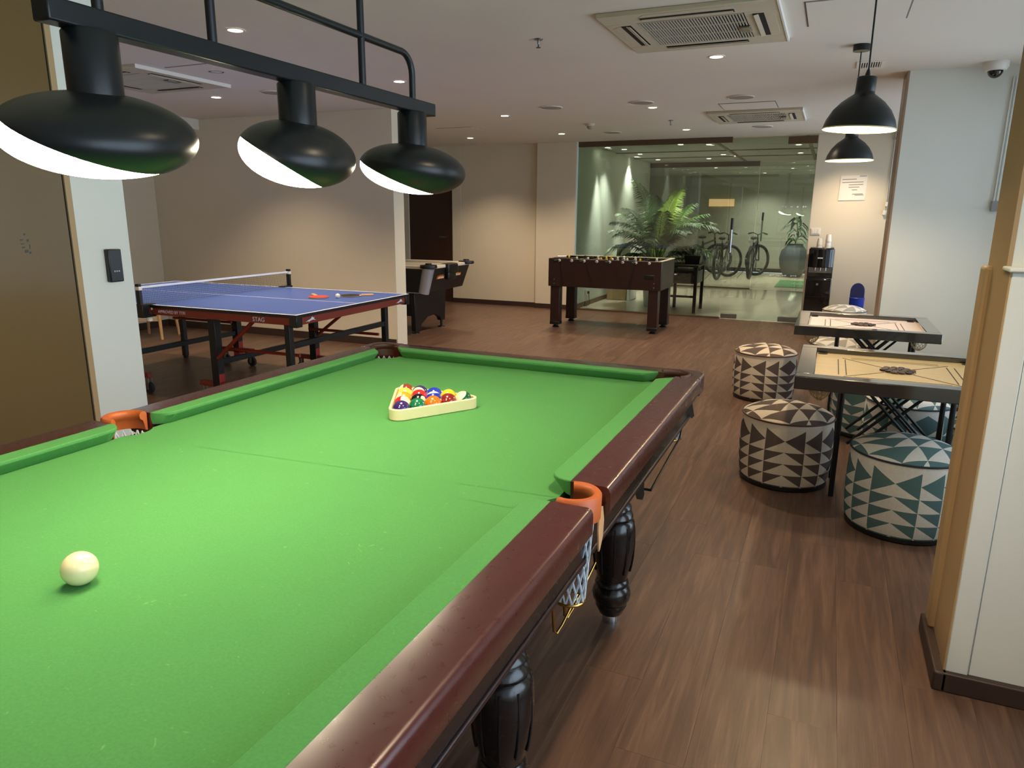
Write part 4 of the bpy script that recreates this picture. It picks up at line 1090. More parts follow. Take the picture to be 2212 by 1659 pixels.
pm('piping_brown', (84, 48, 40), 0.6); pm('piping_navy', (36, 40, 54), 0.6)
PW_ = [('pouf_brown', 'piping_brown', (-0.115, 3.895), 0.55, 'brown and cream triangle pouf left of the pale yellow carrom board'),
       ('pouf_teal', 'piping_navy', (0.405, 3.475), 0.30, 'teal and white triangle pouf in front of the pale yellow carrom board'),
       ('pouf_brown', 'piping_brown', (-0.372, 5.72), 0.2, 'brown and cream triangle pouf farther along the aisle'),
       ('pouf_teal', 'piping_navy', (0.335, 5.03), 1.3, 'teal pouf standing between the two carrom tables'),
       ('pouf_teal', 'piping_navy', (0.505, 4.50), 2.1, 'teal pouf tucked behind the pale yellow carrom board stand'),
       ('pouf_teal', 'piping_navy', (0.87, 4.02), 0.9, 'teal pouf half hidden under the right side of the pale yellow carrom board'),
       ('pouf_brown', 'piping_brown', (0.95, 5.0), 0.4, 'brown pouf half hidden by the projecting wall'),
       ('pouf_pale', 'piping_brown', (0.14, 6.36), 0.7, 'pale patterned pouf just behind the whitish carrom board'),
       ('pouf_pale', 'piping_navy', (0.215, 8.76), 1.0, 'pale patterned pouf at the back near the blue bin')]
for a in PW_: pouf(*a)
# ------------------------------------------------------------------ pendants over the carrom tables
def pendant(loc, label, tilt=0.0):
    t = thing('pendant_lamp', label, 'lamp', (loc[0], loc[1], 0), 0, 'dome pendants over the carrom tables')
    RZ = 1.715
    Mt = Matrix.Translation((0, 0, 1.90)) @ Matrix.Rotation(tilt, 4, 'Y') @ Matrix.Translation((0, 0, -1.90))
    outer = [(0.138, RZ), (0.137, RZ + 0.004), (0.128, RZ + 0.035), (0.108, RZ + 0.072), (0.080, RZ + 0.103), (0.052, RZ + 0.124), (0.038, RZ + 0.134), (0.0365, RZ + 0.145), (0.0365, RZ + 0.195), (0.034, RZ + 0.198), (0.006, RZ + 0.199)]
    MB().lathe(outer, 48, M=Mt, cap=False).build('shade', 'black_satin', t, smooth=50)
    inner = [(0.1355, RZ + 0.001), (0.126, RZ + 0.034), (0.106, RZ + 0.070), (0.078, RZ + 0.101), (0.050, RZ + 0.121), (0.02, RZ + 0.128), (0.001, RZ + 0.129)]
    MB().lathe(inner, 48, M=Mt, cap=False).build('shade_lining', 'pend_lining', t, smooth=60)
    MB().lathe([(0.1385, RZ + 0.003), (0.1395, RZ), (0.1365, RZ - 0.002), (0.1345, RZ + 0.002)], 48, M=Mt, cap=False).build('rim', 'cream_plastic', t, smooth=60)
    MB().sphere(Mt @ Vector((0, 0, RZ + 0.095)), 0.018, 16, 10).build('bulb', 'bulb_glow', t, smooth=180)
    MB().tube([Mt @ Vector((0, 0, RZ + 0.20)), Mt @ Vector((0, 0, RZ + 0.24)), (0, 0, CEIL - 0.04)], 0.0035, 8).build('cord', 'black_plastic', t, smooth=60)
    MB().lathe([(0.011, RZ + 0.196), (0.009, RZ + 0.21), (0.0045, RZ + 0.226)], 12, M=Mt).build('cord_grip', 'black_plastic', t, smooth=40)
    MB().lathe([(0.047, CEIL - 0.036), (0.048, CEIL - 0.001)], 28).build('ceiling_cup', 'black_plastic', t, smooth=40)
    l = bpy.data.lights.new('pendant_light', 'POINT'); l.energy = PEND; l.color = (1.0, 0.80, 0.52); l.shadow_soft_size = 0.028
    o = bpy.data.objects.new('pendant_light', l); COL.objects.link(o); o.parent = t; o.location = Mt @ Vector((0, 0, RZ + 0.06))
pm('pend_lining', (250, 236, 190), 0.6, var=0.01)
pendant((0.066, 3.33), 'black dome pendant lamp hanging over the pale yellow carrom board', 0.05)
pendant((0.052, 5.07), 'black dome pendant lamp hanging over the whitish carrom board')

# ------------------------------------------------------------------ water dispenser, cups, bin, wall fittings
def dispenser():
    t = thing('water_dispenser', 'tall glossy black water dispenser against the back wall', 'water dispenser', (-0.09, 9.86, 0))
    hx = 0.147
    B('body', 'black_gloss', (-hx, hx, -0.16, 0.16, 0.0, 0.62), t, bevel=0.012, seg=3)
    B('tower', 'black_gloss', (-hx, hx, -0.04, 0.16, 0.62, 0.76), t, bevel=0.006)
    MB().prism([(-hx, 0.16), (-hx, -0.12), (-0.08, -0.165), (0, -0.175), (0.08, -0.165), (hx, -0.12), (hx, 0.16)], 0.76, 0.99).build('head', 'black_gloss', t, bevel=0.008, seg=3)
    MB().prism([(-hx + 0.01, 0.15), (-hx + 0.01, -0.11), (-0.08, -0.15), (0.08, -0.15), (hx - 0.01, -0.11), (hx - 0.01, 0.15)], 0.99, 1.000).build('lid', 'black_plastic', t, bevel=0.004)
    B('alcove_back', 'steel', (-hx + 0.012, hx - 0.012, -0.046, -0.040, 0.69, 0.758), t)
    B('drip_tray', 'black_plastic', (-hx + 0.01, hx - 0.01, -0.155, -0.04, 0.62, 0.632), t, bevel=0.003)
    B('display', 'white_plastic', (-0.04, 0.02, -0.178, -0.170, 0.872, 0.886), t)
    for x in (-0.06, 0.0, 0.06):
        MB().cyl((x, -0.10, 0.76), (x, -0.10, 0.72), 0.012, 0.009, n=12).build('spout', 'chrome', t, smooth=40)
    MB().cyl((-0.015, -0.160, 0.555), (-0.015, -0.168, 0.555), 0.014, n=16).build('badge', 'chrome', t, smooth=40)
    B('door_seam', 'black_plastic', (-hx + 0.02, hx - 0.03, -0.163, -0.158, 0.395, 0.402), t)
dispenser()
def cups(loc, k, label):
    t = thing('paper_cup_stack', label, 'cups', loc, 0, 'stacks of paper cups on the dispenser')
    for i in range(k):
        MB().lathe([(0.036, 0.0), (0.036, 0.004), (0.026, 0.085), (0.025, 0.085), (0.024, 0.083)], 20, (0, 0, i * 0.030 + (0.018 if i > 1 else 0))).build('cup', 'cup_paper', t, smooth=40)
cups((-0.125, 9.84, 1.0), 2, 'shorter stack of white paper cups on the water dispenser')
cups((-0.03, 9.82, 1.0), 3, 'taller stack of white paper cups on the water dispenser')
def bin_():
    t = thing('pedal_bin', 'blue round bin with its navy lid raised beside the notice wall', 'bin', (0.36, 9.62, 0))
    MB().lathe([(0.070, 0.0), (0.078, 0.02), (0.084, 0.40), (0.087, 0.42), (0.082, 0.425), (0.079, 0.40), (0.072, 0.05)], 28, cap=False).build('body', 'blue_plastic', t, smooth=40)
    arch = [(-0.080, 0.0), (0.080, 0.0), (0.080, 0.08)] + [(0.080 * math.cos(q), 0.09 + 0.10 * math.sin(q)) for q in [PI * k / 10 for k in range(11)]] + [(-0.080, 0.08)]
    MB().prism(arch, -0.012, 0.020, frame((1, 0, 0), (0.0, 0.28, 1), (0, 0.055, 0.405))).build('lid', 'navy_plastic', t, bevel=0.008, seg=3)
    MB().lathe([(0.072, 0.40), (0.078, 0.30), (0.001, 0.28)], 24, cap=False).build('liner', 'navy_plastic', t, smooth=60)
bin_()
def notice():
    t = thing('paper_notice', 'white printed paper notice taped to the back wall', 'notice', (0, 10.05, 0))
    ex = Vector((1, 0, 0.03)); ey = Vector((0.02, 0, 1))
    M = frame(ex, ey, (0.182, -0.004, 1.727))
    MB().prism([(-0.150, -0.148), (0.150, -0.150), (0.150, 0.150), (-0.150, 0.150)], -0.0, 0.002, M).build('sheet', 'paper', t)
    r = random.Random(2)
    for k, (x0, x1, y) in enumerate([(0.06, 0.14, 0.137), (-0.13, 0.03, 0.104), (-0.13, 0.11, 0.068), (-0.05, 0.11, 0.038), (-0.05, 0.07, 0.008), (-0.01, 0.05, -0.024), (0.0, 0.12, -0.075), (0.03, 0.13, -0.088)]):
        MB().prism([(x0, y - 0.005), (x1, y - 0.005), (x1, y + 0.005), (x0, y + 0.005)], 0.002, 0.0028, M).build('printed_line', 'print_grey', t)
notice()
def plate(name, label, cat, loc, normal, w, h, extra=True):
    t = thing(name, label, cat, loc)
    n = Vector(normal); ex = Vector((0, 0, 1)).cross(n); M = frame(ex, (0, 0, 1), (0, 0, 0))
    MB().box(-w / 2, w / 2, -h / 2, h / 2, 0, 0.010, M).build('plate', 'white_plastic', t, bevel=0.003)
    if extra:
        for k in range(3):
            MB().box(-w / 2 + w * (0.12 + 0.27 * k), -w / 2 + w * (0.34 + 0.27 * k), -h * 0.33, h * 0.33, 0.009, 0.014, M).build('switch_rocker', 'cup_paper', t, bevel=0.002)
    return t
plate('light_switch', 'white light switch plate beside the lobby door', 'switch', (-0.195, 10.05, 1.195), (0, -1, 0), 0.115, 0.085)
t = thing('hanging_cable', 'thin grey cable with two white plugs hanging down the notice wall', 'cable', (0, 10.05, 0))
MB().tube([(0.574, -0.01, CEIL - 0.002), (0.575, -0.01, 1.9), (0.577, -0.012, 1.56), (0.572, -0.012, 1.50), (0.565, -0.012, 1.44)], 0.004, 6).build('cord', 'felt_grey', t, smooth=60)
B('plug', 'white_plastic', (0.560, 0.590, -0.03, -0.004, 1.505, 1.555), t, bevel=0.004); B('plug', 'white_plastic', (0.545, 0.578, -0.03, -0.004, 1.40, 1.455), t, bevel=0.004)
B('bracket', 'felt_grey', (0.56, 0.66, -0.06, 0.0, 2.285, 2.30), t)
# card reader on the left column, marks on the brown glass
t = thing('card_reader', 'small black card reader mounted on the white left column', 'card reader', (-3.0, 2.268, 1.13))
B('housing', 'black_plastic', (0.0, 0.028, -0.034, 0.034, -0.074, 0.074), t, bevel=0.005)
B('face', 'black_plastic', (0.027, 0.0295, -0.030, 0.030, -0.068, 0.070), t)
for k in range(3): B('indicator', 'steel', (0.0292, 0.0302, -0.014 + 0.011 * k, -0.008 + 0.011 * k, -0.028, -0.022), t)
t = thing('torn_sticker', 'torn dark sticker marks on the glossy brown wall', 'sticker', (-3.0, 1.893, 1.235))
for (y, z, w, h) in ((0.002, 0.042, 0.006, 0.010), (-0.012, 0.020, 0.012, 0.006), (0.012, 0.017, 0.008, 0.012), (-0.010, 0.004, 0.014, 0.005), (-0.008, -0.010, 0.012, 0.007), (0.002, -0.026, 0.014, 0.014), (0.016, -0.032, 0.007, 0.010), (0.017, -0.008, 0.003, 0.02)):
    MB().prism([(-w / 2, -h / 2), (w / 2, -h / 2 + h * 0.2), (w / 2 * 0.8, h / 2), (-w / 2, h / 2 * 0.7)], 0, 0.0012, frame((0, 1, 0), (0, 0, 1), (0, y, z))).build('fragment', 'black_plastic', t)
t = thing('wall_bracket', 'small grey bracket with thin conduit on the projecting wall', 'bracket', (1.02, 6.05, 0))
B('box', 'felt_grey', (-0.02, 0.02, -0.03, 0.0, 1.42, 1.49), t, bevel=0.003)
MB().tube([(-0.008, -0.012, 1.49), (-0.004, -0.012, 2.3)], 0.005, 6).tube([(0.010, -0.012, 1.49), (0.014, -0.012, 2.3)], 0.005, 6).build('conduit', 'wall_cool', t, smooth=60)

# ------------------------------------------------------------------ ceiling fittings
def ac_unit(loc, label, detail):
    t = thing('air_conditioner', label, 'air conditioner', (loc[0], loc[1], CEIL), 0, 'ceiling cassette air conditioners')
    h = 0.445
    zc = -0.022
    # frame ring with four outlet slots
    for nm, d in (('frame_side', (-h, h, -h, -0.27)), ('frame_side', (-h, h, 0.27, h)), ('frame_side', (-h, -0.27, -0.27, 0.27)), ('frame_side', (0.27, h, -0.27, 0.27))):
        B(nm, 'ac_white', (*d, zc, 0), t, bevel=0.004)
    for k in range(4):
        M = Matrix.Rotation(k * PI / 2, 4, 'Z')
        s = MB().box(-0.235, 0.235, -0.365, -0.310, zc - 0.0015, zc + 0.002, M).build('outlet_slot', 'dark_gap', t)
        v = MB().box(-0.23, 0.23, 0.0, 0.024, -0.0015, 0.0015, Matrix.Rotation(k * PI / 2, 4, 'Z') @ Matrix.Translation((0, -0.338, zc - 0.003)) @ Matrix.Rotation(math.radians(-12), 4, 'X'))
        v.build('louvre', 'ac_white', t, bevel=0.001)
        MB().prism([(-0.24, 0), (0.24, 0), (0.20, -0.05), (-0.20, -0.05)], zc - 0.0015, zc, Matrix.Rotation(k * PI / 2, 4, 'Z') @ Matrix.Translation((0, -0.365, 0))).build('outlet_lip', 'ac_white', t, bevel=0.002)
    g = B('grille_panel', 'dark_gap', (-0.262, 0.262, -0.262, 0.262, zc + 0.004, 0), t)
    if detail:
        sl = MB().box(-0.0028, 0.0028, -0.255, 0.255, zc - 0.002, zc + 0.004)
        me = bpy.data.meshes.new('slat'); me.from_pydata(sl.v, [], sl.f); me.materials.append(MATS['ac_slat'])
        for i in range(36):
            o = bpy.data.objects.new('slat', me); COL.objects.link(o); o.parent = t; o.location = (-0.2625 + 0.015 * i, 0, 0)
        for y in (-0.26, -0.09, 0.09, 0.26): B('grille_bar', 'ac_slat', (-0.265, 0.265, y - 0.005, y + 0.005, zc - 0.001, zc + 0.005), t)
        B('sensor', 'steel', (0.225, 0.28, -0.02, 0.10, zc - 0.012, zc), t, bevel=0.008)
    B('edge_rim', 'white_plastic', (h - 0.006, h + 0.003, -h, h, zc - 0.004, 0), t)
    return t
ac_unit((-0.785, 4.27), 'white cassette air conditioner in the ceiling beyond the pool table, the nearest and largest one', True)
ac_unit((-0.815, 8.06), 'white cassette air conditioner in the ceiling before the glass lobby front', True)
ac_unit((-5.04, 4.28), 'white cassette air conditioner in the ceiling over the table tennis table', True)
def hatch(x0, x1, y0, y1, label):
    t = thing('ceiling_hatch', label, 'hatch', ((x0 + x1) / 2, (y0 + y1) / 2, CEIL), 0, 'square access hatches in the ceiling')
    hx, hy = (x1 - x0) / 2, (y1 - y0) / 2
    B('frame_gap', 'seam_grey', (-hx, hx, -hy, hy, -0.002, 0.0), t)
    B('panel', 'ceiling_paint', (-hx + 0.008, hx - 0.008, -hy + 0.008, hy - 0.008, -0.005, 0.0), t)
hatch(-0.235, 0.245, 4.0, 4.5, 'square access hatch in the ceiling beside the nearest air conditioner')
hatch(-1.08, -0.58, 7.13, 7.56, 'square access hatch in the ceiling beside the lobby air conditioner')
hatch(-4.51, -4.03, 4.01, 4.51, 'square access hatch in the ceiling over the table tennis table')
hatch(-4.51, -4.03, 7.93, 8.42, 'square access hatch in the ceiling over the air hockey table')
def downlight(x, y, label, power=DOWN, angle=115, mat='downlight_glow', col=(1.0, 0.77, 0.53), grp='round recessed ceiling downlights', light=True):
    t = thing('downlight', label, 'downlight', (x, y, CEIL), 0, grp)
    MB().lathe([(0.040, -0.001), (0.042, -0.005), (0.053, -0.005), (0.056, -0.001)], 28, cap=False).build('trim_ring', 'white_plastic', t, smooth=50)
    MB().lathe([(0.0405, -0.0008), (0.0405, -0.0022)], 24).build('lens', mat, t, smooth=40)
    if light: spot('downlight_beam', (0, 0, -0.012), power, angle, 0.8, col, 0.035, t)
for x, y, lab in [(-3.22, 3.38, 'lit ceiling downlight above the bar of the pool lamp'), (-4.27, 4.26, 'lit downlight set in the access hatch over the table tennis table'), (-5.20, 5.16, 'lit downlight before the partition over the table tennis table'),
                  (-3.22, 5.09, 'lit downlight beside the right end of the pool lamp hoop'), (-3.26, 7.18, 'lit downlight in the row before the foosball table, left of the middle'), (-4.62, 9.05, 'lit downlight close to the cream back wall'),
                  (-3.28, 8.98, 'lit downlight near the left end of the glass lobby front'), (-0.80, 5.08, 'lit downlight just behind the nearest air conditioner'), (-1.69, 7.14, 'lit downlight in the row before the foosball table, right of the middle'),
                  (-1.72, 9.05, 'lit downlight before the header of the glass lobby front'), (0.06, 7.16, 'lit downlight behind the stem of the nearer dome pendant'), (-6.0, 3.9, 'lit downlight reflected in the brown wall over the table tennis corner')]:
    downlight(x, y, lab)
for x, y, lab in [(-0.3, -1.0, 'lit downlight in the ceiling behind the camera, left one'), (0.0, 1.40, 'lit downlight in the ceiling close above the camera'), (0.16, 9.45, 'lit downlight washing the notice wall behind the pendants')]:
    downlight(x, y, lab)
def rgrille(x, y, label):
    t = thing('round_ceiling_speaker', label, 'speaker', (x, y, CEIL), 0, 'round grey grilles in the ceiling')
    MB().lathe([(0.105, -0.001), (0.103, -0.006), (0.09, -0.007)], 32).build('mesh_cover', 'grille_grey', t, smooth=40)
    MB().lathe([(0.104, -0.001), (0.106, -0.008), (0.112, -0.006), (0.113, -0.001)], 32, cap=False).build('ring', 'ceiling_paint', t, smooth=50)
for x, y, lab in [(-2.60, 6.80, 'round grey ceiling speaker left of the middle downlight row'), (-1.715, 6.80, 'round grey ceiling speaker just behind a lit downlight in the middle row'), (-0.84, 6.80, 'round grey ceiling speaker beside the lobby air conditioner hatch'),
                  (-2.63, 9.05, 'round grey ceiling speaker above the left of the lobby front'), (-0.85, 9.04, 'round grey ceiling speaker below the lobby air conditioner'), (-4.53, 5.15, 'round grey ceiling speaker over the table tennis table')]:
    rgrille(x, y, lab)
def sprinkler(x, y, label):
    t = thing('sprinkler', label, 'sprinkler', (x, y, CEIL), 0, 'fire sprinklers in the ceiling')
    MB().lathe([(0.028, 0.0), (0.024, -0.006), (0.008, -0.008), (0.007, -0.022), (0.005, -0.03)], 16).build('escutcheon', 'steel', t, smooth=40)
    MB().lathe([(0.003, -0.03), (0.003, -0.044), (0.014, -0.046), (0.014, -0.048)], 12).build('deflector', 'black_metal', t, smooth=40)
sprinkler(-1.70, 4.22, 'small fire sprinkler left of the nearest air conditioner'); sprinkler(-1.72, 8.15, 'small fire sprinkler left of the lobby air conditioner')
t = thing('smoke_detector', 'white smoke detector in the ceiling above the foosball table', 'smoke detector', (-2.64, 8.16, CEIL))
MB().lathe([(0.055, 0.0), (0.055, -0.014), (0.046, -0.024)], 24).build('base', 'off_white', t, smooth=40)
MB().lathe([(0.036, -0.02), (0.034, -0.044), (0.020, -0.056), (0.012, -0.058)], 20).build('sensor_head', 'grille_grey', t, smooth=40)
t = thing('air_vent', 'small slatted air vent in the ceiling near the projecting wall', 'vent', (0.124, 5.70, CEIL))
for d in ((-0.085, 0.085, -0.12, -0.10), (-0.085, 0.085, 0.10, 0.12), (-0.085, -0.065, -0.10, 0.10), (0.065, 0.085, -0.10, 0.10)): B('frame_side', 'white_plastic', (*d, -0.008, 0), t)
B('backing', 'dark_gap', (-0.066, 0.066, -0.10, 0.10, -0.002, 0), t)
for i in range(9): B('slat', 'white_plastic', (-0.058 + 0.0145 * i - 0.003, -0.058 + 0.0145 * i + 0.003, -0.10, 0.10, -0.008, -0.001), t)
t = thing('dome_camera', 'white and black dome security camera in the corner of ceiling and projecting wall', 'camera', (0.885, 5.93, CEIL))
MB().lathe([(0.075, 0.0), (0.075, -0.03), (0.062, -0.052), (0.05, -0.056)], 28).build('housing', 'white_plastic', t, smooth=40)
MB().sphere((0, -0.005, -0.056), (0.046, 0.046, 0.046), 24, 14).build('dome', 'cam_dark', t, smooth=180)

# ------------------------------------------------------------------ lobby contents
def lobby_light(x, y, lab, power=4.0, angle=50):
    downlight(x, y, lab, power, angle, 'lobby_glow', (1.0, 0.91, 0.78), 'downlights in the lobby ceiling')
LL = [(-3.26, 10.98, 'along the left lobby wall, first from the glass front'), (-3.10, 11.35, 'beside the left lobby wall, second from the glass front'), (-3.08, 12.3, 'along the left lobby wall, third from the glass front'), (-3.28, 12.85, 'along the left lobby wall, fourth from the glass front'), (-3.07, 13.6, 'along the left lobby wall, nearest the second glass'),
      (-2.13, 10.85, 'just inside the fixed pane, left of two'), (-1.75, 10.98, 'just inside the fixed pane, right of two'), (-2.15, 13.6, 'above the second glass header'), (-1.79, 12.8, 'in the middle of the lobby, left of two'), (-1.62, 13.15, 'in the middle of the lobby, right of two'), (-0.56, 11.4, 'above the glass door, nearer of two'), (-0.59, 12.85, 'above the glass door, farther of two')]
for k, (x, y, lab) in enumerate(LL):
    lobby_light(x, y, 'small lit downlight ' + lab, 170.0 if k in (0, 2, 4) else 85.0, 40 if k in (0, 2, 4) else 90)
for x, y, lab in [(-2.4, 16.2, 'over the left bicycles'), (-0.9, 16.8, 'over the green mat'), (-1.6, 18.4, 'near the far wall behind the bicycles'), (-0.4, 18.2, 'over the grey floor vase'), (0.6, 16.0, 'at the right end of the porch')]:
    downlight(x, y, 'small lit porch downlight ' + lab, 190.0, 130, 'lobby_glow', (1.0, 0.9, 0.76), 'downlights over the bicycle porch')
def frond(root, direction, length, droop, up, mats, rnd, parent, name='frond', nl=36, wid=0.020, ll=0.30):
    d = Vector(direction).normalized(); pts = []; p = Vector(root); ang = up
    n = 12; step = length / n
    for i in range(n + 1):
        pts.append(p.copy()); p = p + (d * math.cos(ang) + Vector((0, 0, 1)) * math.sin(ang)) * step
        ang -= droop / n * (0.5 + 1.2 * i / n)
    m = MB(); m.tube(pts, [0.008 * (1 - 0.85 * i / n) + 0.0015 for i in range(n + 1)], 5)
    side = d.cross(Vector((0, 0, 1))).normalized()
    for k in range(nl):
        q = 0.22 + 0.76 * k / (nl - 1); i = min(n - 1, int(q * n)); fr = q * n - i
        c = pts[i].lerp(pts[i + 1], fr); tg = (pts[i + 1] - pts[i]).normalized()
        L = ll * (0.35 + 0.65 * math.sin(PI * min(1, 0.15 + q * 0.85))) * rnd.uniform(0.85, 1.1)
        for s in (1, -1):
            out = (side * s * 0.80 + tg * 0.55).normalized(); nrm = tg.cross(out).normalized()
            a = c; b = c + out * L * 0.5 + Vector((0, 0, 0.01)); e = c + out * L + Vector((0, 0, -0.28 * L * rnd.uniform(0.6, 1.5)))
            w = tg * wid * 0.5
            th = nrm * 0.0012
            m.add([a - w * 0.4, a + w * 0.4, b - w, b + w, e, b + th * 3], [(0, 1, 5), (0, 5, 2), (1, 3, 5), (2, 5, 4), (5, 3, 4)])
    return m.build(name, mats, parent, fix=False)
def palm():
    px, py = -2.42, 11.0
    t = thing('potted_palm', 'large areca palm with feathery fronds behind the lobby glass', 'palm', (px, py, 0))
    r = random.Random(21)
    for i in range(7):
        a = r.uniform(0, 2 * PI); rr = r.uniform(0.02, 0.09)
        MB().tube([(rr * math.cos(a), rr * math.sin(a), 0.30), (rr * 1.5 * math.cos(a), rr * 1.5 * math.sin(a), 0.65), (rr * 2.2 * math.cos(a), rr * 2.2 * math.sin(a), 0.95)], [0.018, 0.016, 0.010], 7).build('cane', 'palm_stem', t, smooth=60)
    specs = [(-1, 0.1, 0.95, 1.5, 1.15), (-1, -0.2, 0.85, 1.9, 0.85), (-0.9, 0.35, 1.0, 1.3, 1.25), (1, 0.1, 1.0, 1.6, 1.05), (1, -0.25, 0.95, 1.9, 0.9), (0.9, 0.4, 1.05, 1.5, 1.2), (0.15, 0.3, 1.15, 0.8, 1.45), (-0.35, 0.2, 1.2, 0.7, 1.42), (0.35, 0.35, 1.1, 1.0, 1.38), (0.1, -0.3, 0.95, 1.1, 1.35),
             (-0.5, -0.4, 0.8, 1.6, 1.1), (0.5, -0.4, 0.8, 1.6, 1.1), (-0.8, 0.5, 0.8, 2.2, 0.7), (0.8, 0.5, 0.85, 2.2, 0.7), (0.25, 0.5, 1.0, 1.2, 1.3), (-0.2, 0.5, 1.1, 1.0, 1.35), (1, 0.0, 0.8, 2.4, 0.6), (-1, 0.0, 0.75, 2.3, 0.6), (-0.7, -0.3, 0.9, 1.4, 1.2), (0.7, -0.3, 0.9, 1.5, 1.15), (0.6, 0.2, 1.05, 1.2, 1.3), (-0.6, 0.3, 1.05, 1.1, 1.3), (0.0, -0.5, 0.7, 1.8, 1.1), (-0.9, -0.1, 0.7, 2.6, 0.9), (0.95, 0.2, 0.75, 2.6, 0.9)]
    for k, (dx, dy, L, dr, up) in enumerate(specs):
        mat = 'palm_lime' if k in (6, 14) else ('palm_dark' if k % 3 == 0 else 'palm_green')
        frond((dx * 0.04, dy * 0.04, 0.62 + 0.05 * (k % 4)), (dx, dy, 0), L * 1.05, dr, up, mat, r, t)
    p = thing('plant_pot', 'white round planter holding the areca palm', 'pot', (px, py, 0))
    MB().lathe([(0.15, 0.0), (0.165, 0.03), (0.19, 0.34), (0.20, 0.36), (0.185, 0.36), (0.175, 0.30)], 32, cap=False).build('body', 'pot_white', p, smooth=40)
    MB().lathe([(0.178, 0.295), (0.178, 0.30), (0.0005, 0.31)], 24).build('soil', 'soil', p)
palm()
def vase_plant():
    x, y = -0.76, 18.1
    t = thing('floor_vase', 'big round dark grey floor vase in the porch', 'vase', (x, y, 0))
    MB().lathe([(0.17, 0.0), (0.20, 0.02), (0.30, 0.25), (0.325, 0.42), (0.29, 0.60), (0.20, 0.70), (0.17, 0.74), (0.19, 0.76), (0.16, 0.76), (0.14, 0.70)], 36, cap=False).build('body', 'vase_grey', t, smooth=60)
    MB().lathe([(0.15, 0.69), (0.15, 0.70), (0.0005, 0.705)], 20).build('soil', 'soil', t)
    p = thing('leafy_plant', 'drooping leafy plant growing in the dark grey floor vase', 'plant', (x, y, 0.71))
    r = random.Random(8)
    MB().tube([(0, 0, 0), (0.02, 0, 0.35), (0.0, 0.02, 0.66)], 0.014, 6).build('stem', 'palm_stem', p, smooth=60)
    for k in range(26):
        a = r.uniform(0, 2 * PI); z = r.uniform(0.02, 0.68); L = r.uniform(0.22, 0.36); u = Vector((math.cos(a), math.sin(a), 0)); s = Vector((-math.sin(a), math.cos(a), 0)); w = r.uniform(0.03, 0.05)
        b = Vector((0.01, 0, z)); c1 = b + u * L * 0.4 + Vector((0, 0, 0.06)); c2 = b + u * L * 0.8 + Vector((0, 0, -0.04)); e = b + u * L + Vector((0, 0, -0.16))
        MB().add([b, c1 - s * w, c1 + s * w, c2 - s * w * 0.7, c2 + s * w * 0.7, e, c1 + Vector((0, 0, -0.012)), c2 + Vector((0, 0, -0.01))], [(0, 1, 6), (0, 6, 2), (1, 3, 7, 6), (6, 7, 4, 2), (3, 5, 7), (7, 5, 4)]).build('leaf', 'palm_dark', p, fix=False)
vase_plant()
